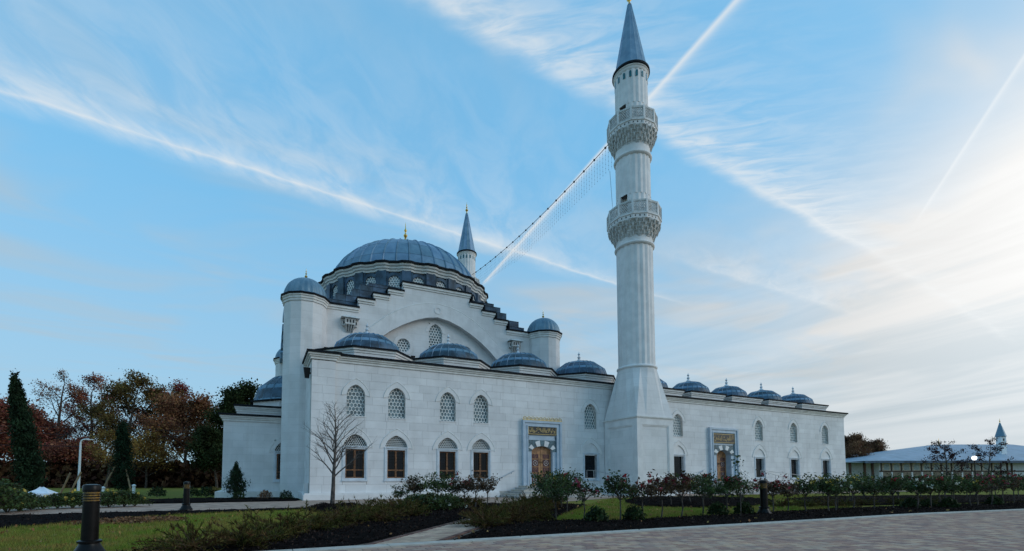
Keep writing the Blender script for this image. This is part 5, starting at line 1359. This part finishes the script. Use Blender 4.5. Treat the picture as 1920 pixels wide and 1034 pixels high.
# standard roses: stem, twiggy head, leaves, blooms
def rose_parts(seed, leafmat, bloommat, nb, dens=1.0, stemh=.50, headr=.46):
    q = random.Random(seed); g = np.random.default_rng(seed); mb = MB(); tips = []
    bend = q.uniform(-.05, .05); mb.tube([(0, 0, -.03), (bend, bend * .5, stemh * .5), (bend * .6, 0, stemh)], .021, 6, .017)
    for i in range(11):
        a = 2 * PI * i / 11 + q.uniform(-.3, .3); el = q.uniform(.25, 1.3); L = headr * q.uniform(.75, 1.35)
        d = Vector((math.cos(a) * math.cos(el), math.sin(a) * math.cos(el), math.sin(el))); p = Vector((bend * .6, 0, stemh - .02)); e = p + d * L
        mid = p.lerp(e, .5) + Vector((0, 0, .04)); mb.tube([p, mid, e], .009, 4, .004, cap=False); tips += [(e, 1.0), (mid, .8)]
        for k in range(3):
            s = p.lerp(e, q.uniform(.4, .95)); t = s + Vector((q.uniform(-1, 1), q.uniform(-1, 1), q.uniform(.1, 1))).normalized() * headr * q.uniform(.3, .6)
            mb.tube([s, t], .005, 3, .003, cap=False); tips += [(t, 1.0), (s.lerp(t, .5), .7)]
    stem = mb.mesh('stem', 'bark')
    C = []
    for p, w in tips:
        k = int(12 * dens * w * q.uniform(.1, 1.8)); C.append(np.array(p) + g.normal(size=(k, 3)) * (.065, .065, .06))
    C = np.concatenate(C)
    fo = np_mesh('foliage', leaves(C, .062, .62, g), 4, leafmat)
    B = []
    top = sorted(tips, key=lambda t: -t[0].z + q.uniform(-.25, .25))
    for p, w in top[:nb]:
        pc = np.array(p) + g.normal(size=3) * .02; B.append(leaves(pc + g.normal(size=(14, 3)) * .022, .050, .9, g))
    bm = np_mesh('blooms', np.concatenate(B), 4, bloommat) if B else None
    return stem, fo, bm
RV = [(rose_parts(100 + i, lm, bm, nb, dn), cn) for i, (lm, bm, nb, dn, cn) in enumerate((
    ('rose_leaf', 'bloom_pink', 14, .8, 'pink'), ('rose_leaf', 'bloom_red', 6, 1.25, 'red'), ('rose_leaf_bronze', 'bloom_red', 9, .9, 'crimson'),
    ('rose_leaf', 'bloom_yellow', 6, 1.2, 'yellow'), ('rose_leaf', 'bloom_white', 9, 1.2, 'white'), ('rose_leaf_bronze', 'bloom_dark', 12, 1.1, 'dark red'), ('rose_leaf', 'bloom_red', 0, 1.1, 'no'), ('rose_leaf_bronze', 'bloom_red', 0, .7, 'no')))]
ORD = ['first', 'second', 'third', 'fourth', 'fifth', 'sixth', 'seventh', 'eighth', 'ninth', 'tenth', 'eleventh', 'twelfth', 'thirteenth', 'fourteenth', 'fifteenth', 'sixteenth', 'seventeenth', 'eighteenth', 'nineteenth', 'twentieth', 'twenty-first', 'twenty-second', 'twenty-third', 'twenty-fourth', 'twenty-fifth', 'twenty-sixth', 'twenty-seventh', 'twenty-eighth']
def rose(loc, v, s, rz, label, group):
    (st_, fo, bm), cn = RV[v]; root = empty('standard_rose', loc, label, 'rose', group)
    for nm, me in (('stem', st_), ('foliage', fo), ('blooms', bm)):
        if me:
            o = bpy.data.objects.new(nm, me); COL.objects.link(o); o.parent = root
            if nm == 'blooms': o['kind'] = 'stuff'
    root.rotation_euler = (0, 0, rz); root.scale = (s, s, s); return root
KR = [(7.51, 11.1, 6, 1.05), (8.09, 10.64, 0, 1.02), (9.0, 10.21, 1, 1.12), (9.78, 10.23, 2, 1.10), (10.71, 10.41, 5, 1.05), (11.56, 10.45, 5, 1.10), (12.68, 10.63, 6, 1.12), (13.56, 10.46, 1, 1.10), (14.2, 10.42, 0, 1.06), (15.6, 10.3, 2, 1.15), (16.3, 10.27, 2, 1.08), (17.0, 10.07, 3, 1.10), (17.7, 9.75, 3, 1.12), (18.4, 9.9, 4, 1.1), (19.3, 10.34, 3, 1.08), (20.1, 10.24, 3, 1.14), (20.7, 9.85, 6, 1.1), (21.6, 9.68, 1, 1.08), (22.4, 9.3, 4, 1.1), (23.2, 9.21, 1, 1.12), (24.3, 9.39, 4, 1.16), (25.3, 9.36, 6, 1.1), (26.4, 9.2, 3, 1.1), (27.3, 9.3, 2, 1.12), (28.5, 9.3, 0, 1.2), (30.0, 9.4, 2, 1.2), (31.4, 9.5, 1, 1.2), (33, 9.4, 6, 1.2)]
for i, (x, y, v, s) in enumerate(KR):
    cn = RV[v][1]; rose((x, y, .02), v, s, rnd.uniform(0, 6), '%s standard rose along the kerb from the brick path, %s blooms' % (ORD[i], cn), 'standard roses along the kerb')
IR = [(15.6, 14.6, 6), (17.4, 15.2, 3), (19.2, 16.0, 1), (22.0, 16.6, 6), (24.0, 13.4, 3), (25.2, 12.9, 4), (26.7, 13.1, 3), (27.9, 12.3, 6), (29.3, 12.0, 1), (30.6, 12.6, 4), (32.0, 11.8, 6), (33.6, 11.9, 2), (35.0, 11.3, 3), (28.4, 14.6, 1), (30.5, 15.0, 6), (33, 14.5, 4), (36, 13.6, 6), (38.5, 12.6, 2), (41, 12.2, 1), (36.5, 16.5, 6), (40, 15.2, 3)]
for i, (x, y, v) in enumerate(IR):
    rose((x, y, .05), v, rnd.uniform(1.05, 1.25), rnd.uniform(0, 6), '%s rose from the left in beds behind the kerb row, %s blooms' % (ORD[i], RV[v][1]), 'standard roses in the inner beds')
LR = [(778, 19.4, 7), (789, 19.8, 6), (822, 18.6, 6), (846, 19.4, 6), (872, 18.8, 2), (891, 18.2, 7), (914, 19.0, 7)]
for i, (px, d, v) in enumerate(LR):
    p = along(px, d); rose((p[0], p[1], .02), v, 1.16 + .05 * (i % 3), i * 1.7, '%s standard rose from the left, in clump left of main steps' % ORD[i], 'standard roses in the clump left of the steps')
p = along(752, 19.2); rose((p[0], p[1], 0), 6, .85, 1.0, 'short standard rose at the left end of the clump left of the steps', None)
CR = [(1020, 17.0, 6), (1040, 17.6, 3), (1062, 16.6, 6), (1052, 18.6, 1)]
for i, (px, d, v) in enumerate(CR):
    p = along(px, d); rose((p[0], p[1], .02), v, 1.25, i * 2.1, '%s dense rose from the left hiding the main door steps' % ORD[i], 'roses in front of the steps')
# climbing rose shoot by the courtyard door
p = along(1386, 14.2)
cl = empty('tall_rose_shoot', (p[0], p[1], 0), 'tall thin leafy rose shoot rising in front of the courtyard doorway', 'rose')
MB().tube([(p[0], p[1], 0), (p[0] + .03, p[1], .8), (p[0] - .05, p[1], 1.4), (p[0] - .10, p[1], 1.85)], .012, 5, .005).build('stem', 'bark', cl)
g = np.random.default_rng(77); t = g.random(130); c = np.c_[p[0] - .10 * t + g.normal(size=130) * .09, p[1] + g.normal(size=130) * .09, .9 + t * .95]
link('foliage', np_mesh('foliage', leaves(c, .07, .6, g), 4, 'rose_leaf'), cl)

# bushy roses at far left and the white ones by the path
def bush_parts(seed, bloommat, nb, r=.5, h=.75, n=1500, lm='rose_leaf'):
    g = np.random.default_rng(seed); q = random.Random(seed)
    c = np.c_[g.normal(size=(n, 2)) * r * .48, np.clip(h * (.12 + .8 * g.random(n) ** .8), .05, 2)]; c[:, 2] *= np.clip(1.12 - .35 * (np.hypot(c[:, 0], c[:, 1]) / r) ** 2, .3, 1.1)
    B = []
    for i in range(nb):
        k = c[g.integers(0, n)] + (0, 0, .06); k[1] -= .12; B.append(leaves(k + g.normal(size=(12, 3)) * .026, .055, .9, g))
    return stems_mesh(seed, 14, r, h * .9), np_mesh('foliage', leaves(c, .065, .6, g, up=.2), 4, lm), np_mesh('blooms', np.concatenate(B), 4, bloommat)
BU = [bush_parts(200, 'bloom_yellow', 5, h=.56), bush_parts(201, 'bloom_yellow', 3, h=.52), bush_parts(202, 'bloom_white', 12, .55, .62, 1800), bush_parts(203, 'bloom_red', 5)]
def bush(loc, v, s, rz, label, group):
    root = empty('rose_bush', loc, label, 'rose bush', group)
    for nm, me in zip(('stem', 'foliage', 'blooms'), BU[v]):
        o = bpy.data.objects.new(nm, me); COL.objects.link(o); o.parent = root
        if nm == 'blooms': o['kind'] = 'stuff'
    root.rotation_euler = (0, 0, rz); root.scale = (s, s, s)
LB_ = [(-4, 15.8, 3, 1.5), (18, 16.6, 0, 1.35), (40, 17.4, 1, 1.3), (62, 18.0, 0, .95), (84, 18.6, 1, .8), (112, 18.8, 0, 1.0), (140, 19.2, 1, 1.15), (168, 19.6, 0, 1.1), (208, 19.8, 1, 1.2), (236, 20.2, 0, 1.15), (256, 20.4, 1, .95)]
for i, (px, d, v, s) in enumerate(LB_):
    p = along(px, d); bush((p[0], p[1], .03), v, s, i * 1.9, '%s rose bush from the left beyond the left lawn, %s blooms' % (ORD[i], 'red' if v == 3 else 'yellow'), 'low rose bushes at the far left')
for i, (px, d, s) in enumerate(((783, 17.2, .95), (808, 17.0, 1.0), (838, 17.3, .95))):
    p = along(px, d); bush((p[0], p[1], .03), 2, s, i * 2.2, '%s white-flowered low rose bush from the left beside the path' % ORD[i], 'white rose bushes by the path')

# spreading juniper ground cover
def juniper(name, pts, label, seed, n=64, r=.75, h=.42):
    g = np.random.default_rng(seed); q = random.Random(seed); V = []; mb = MB()
    for (cx, cy, s) in pts:
        for i in range(n):
            a = q.uniform(0, 2 * PI); L = r * s * q.uniform(.5, 1.25); e = q.uniform(.10, .75) if q.random() < .85 else q.uniform(.7, 1.2)
            o = Vector((cx + q.uniform(-.12, .12), cy + q.uniform(-.12, .12), .03)); d = Vector((math.cos(a) * math.cos(e), math.sin(a) * math.cos(e), math.sin(e)))
            P = [o + d * L * t + Vector((0, 0, -.22 * L * t * t)) for t in (0, .35, .7, 1)]
            mb.tube(P, .008, 3, .002, cap=False)
            k = 34; t = g.random(k) ** .7; b = np.array([P[0].lerp(P[1], u / .35) if u < .35 else (P[1].lerp(P[2], (u - .35) / .35) if u < .7 else P[2].lerp(P[3], (u - .7) / .3)) for u in t])
            dd_ = unit(np.array(d)[None, :] * .8 + g.normal(size=(k, 3)) * .55 + (0, 0, .25)); ln = .10 * s * (.6 + .7 * g.random((k, 1))); sd_ = unit(np.cross(dd_, g.normal(size=(k, 3)))) * .011
            V.append(np.stack([b - sd_, b + sd_, b + dd_ * ln], 1).reshape(-1, 3))
    o = tag(link(name, np_mesh(name, np.concatenate(V), 3, 'juniper_leaf')), label, 'juniper', None, 'stuff')
    mb.build('stem', 'twig_brown', o)
JL = [(-.9, 8.55, .9), (-.2, 8.8, 1.0), (.15, 9.5, 1.0), (.5, 10.3, 1.0), (.95, 10.9, 1.0), (1.5, 11.6, 1.05), (1.9, 12.3, 1.05), (2.5, 13.0, 1.0), (2.7, 13.8, 1.0), (3.2, 14.4, 1.1), (3.8, 15.0, 1.1), (4.4, 15.6, 1.1), (4.6, 16.6, 1.1), (5.3, 16.3, 1.0), (5.9, 17.1, 1.05), (6.6, 17.6, 1.05), (5.6, 18.0, 1.0), (7.2, 18.2, 1.05), (7.9, 18.7, 1.1), (8.6, 19.2, 1.0), (6.8, 19.0, 1.0), (7.8, 19.7, .9), (4.2, 14.0, .9), (3.0, 12.5, .9)]
juniper('juniper_groundcover', JL, 'low brown-green spreading juniper left of the diagonal path', 301)
JR = [(4.9, 10.3, .9), (5.5, 10.7, 1.0), (6.1, 11.1, 1.0), (5.6, 11.5, 1.0), (6.5, 11.9, 1.05), (7.2, 12.5, 1.1), (7.0, 11.5, .95), (7.6, 13.2, 1.1), (8.3, 13.7, 1.1), (8.9, 14.5, 1.1), (8.5, 14.9, 1.0), (9.6, 15.2, 1.1), (10.2, 15.9, 1.1), (10.9, 16.6, 1.1), (10.0, 16.6, 1.0), (11.6, 17.2, 1.0), (11.0, 17.6, .9)]
juniper('juniper_groundcover_right', JR, 'low spreading juniper mound between the path and the right lawn', 302)
juniper('juniper_groundcover_beds', [(19.5, 12.6, .9), (20.6, 12.2, .9), (21.6, 12.0, .9), (22.6, 11.9, .9), (24.6, 12.0, .8), (26.5, 11.7, .8), (28.6, 11.5, .8)], 'low juniper clumps behind the kerb roses at right', 303, n=44)

# bare young tree on its mulch ring
tree('bare_tree', (2.75, 20.35, .05), 4.6, 1.42, 54, None, 0, 0, 0, 'bare leafless young tree on a mulch ring before the left windows', 'tree', 'bark_pale', n1=24, n2=6, n3=4, first=.32, up=1.0)
# plum tree with dark purple leaves at right
for px, d, H, sd_, lb in ((1772, 41, 4.7, 61, 'purple-leaved plum tree left of the lit globe lamp'), (1848, 43, 4.9, 63, 'purple-leaved plum tree right of the lit globe lamp')):
    p = along(px, d); tree('plum_tree', p, H, 1.9, sd_, 'leaf_plum', 9, .14, .15, lb, 'tree', group='purple plum trees', n1=9, n2=4, n3=3, first=.22, keep=.42)
for px, d, mt, lb in ((1722, 44, 'leaf_red', 'low red-leaved shrub in front of the timber building'), (1662, 46, 'leaf_plum', 'low purple shrub at the end of the timber building porch')):
    p = along(px, d); shrub('low_shrub', p, shrub_mesh(int(px), 1400, .8, .12, mt, .2, .9), BOX[0][1], 1.2, lb)
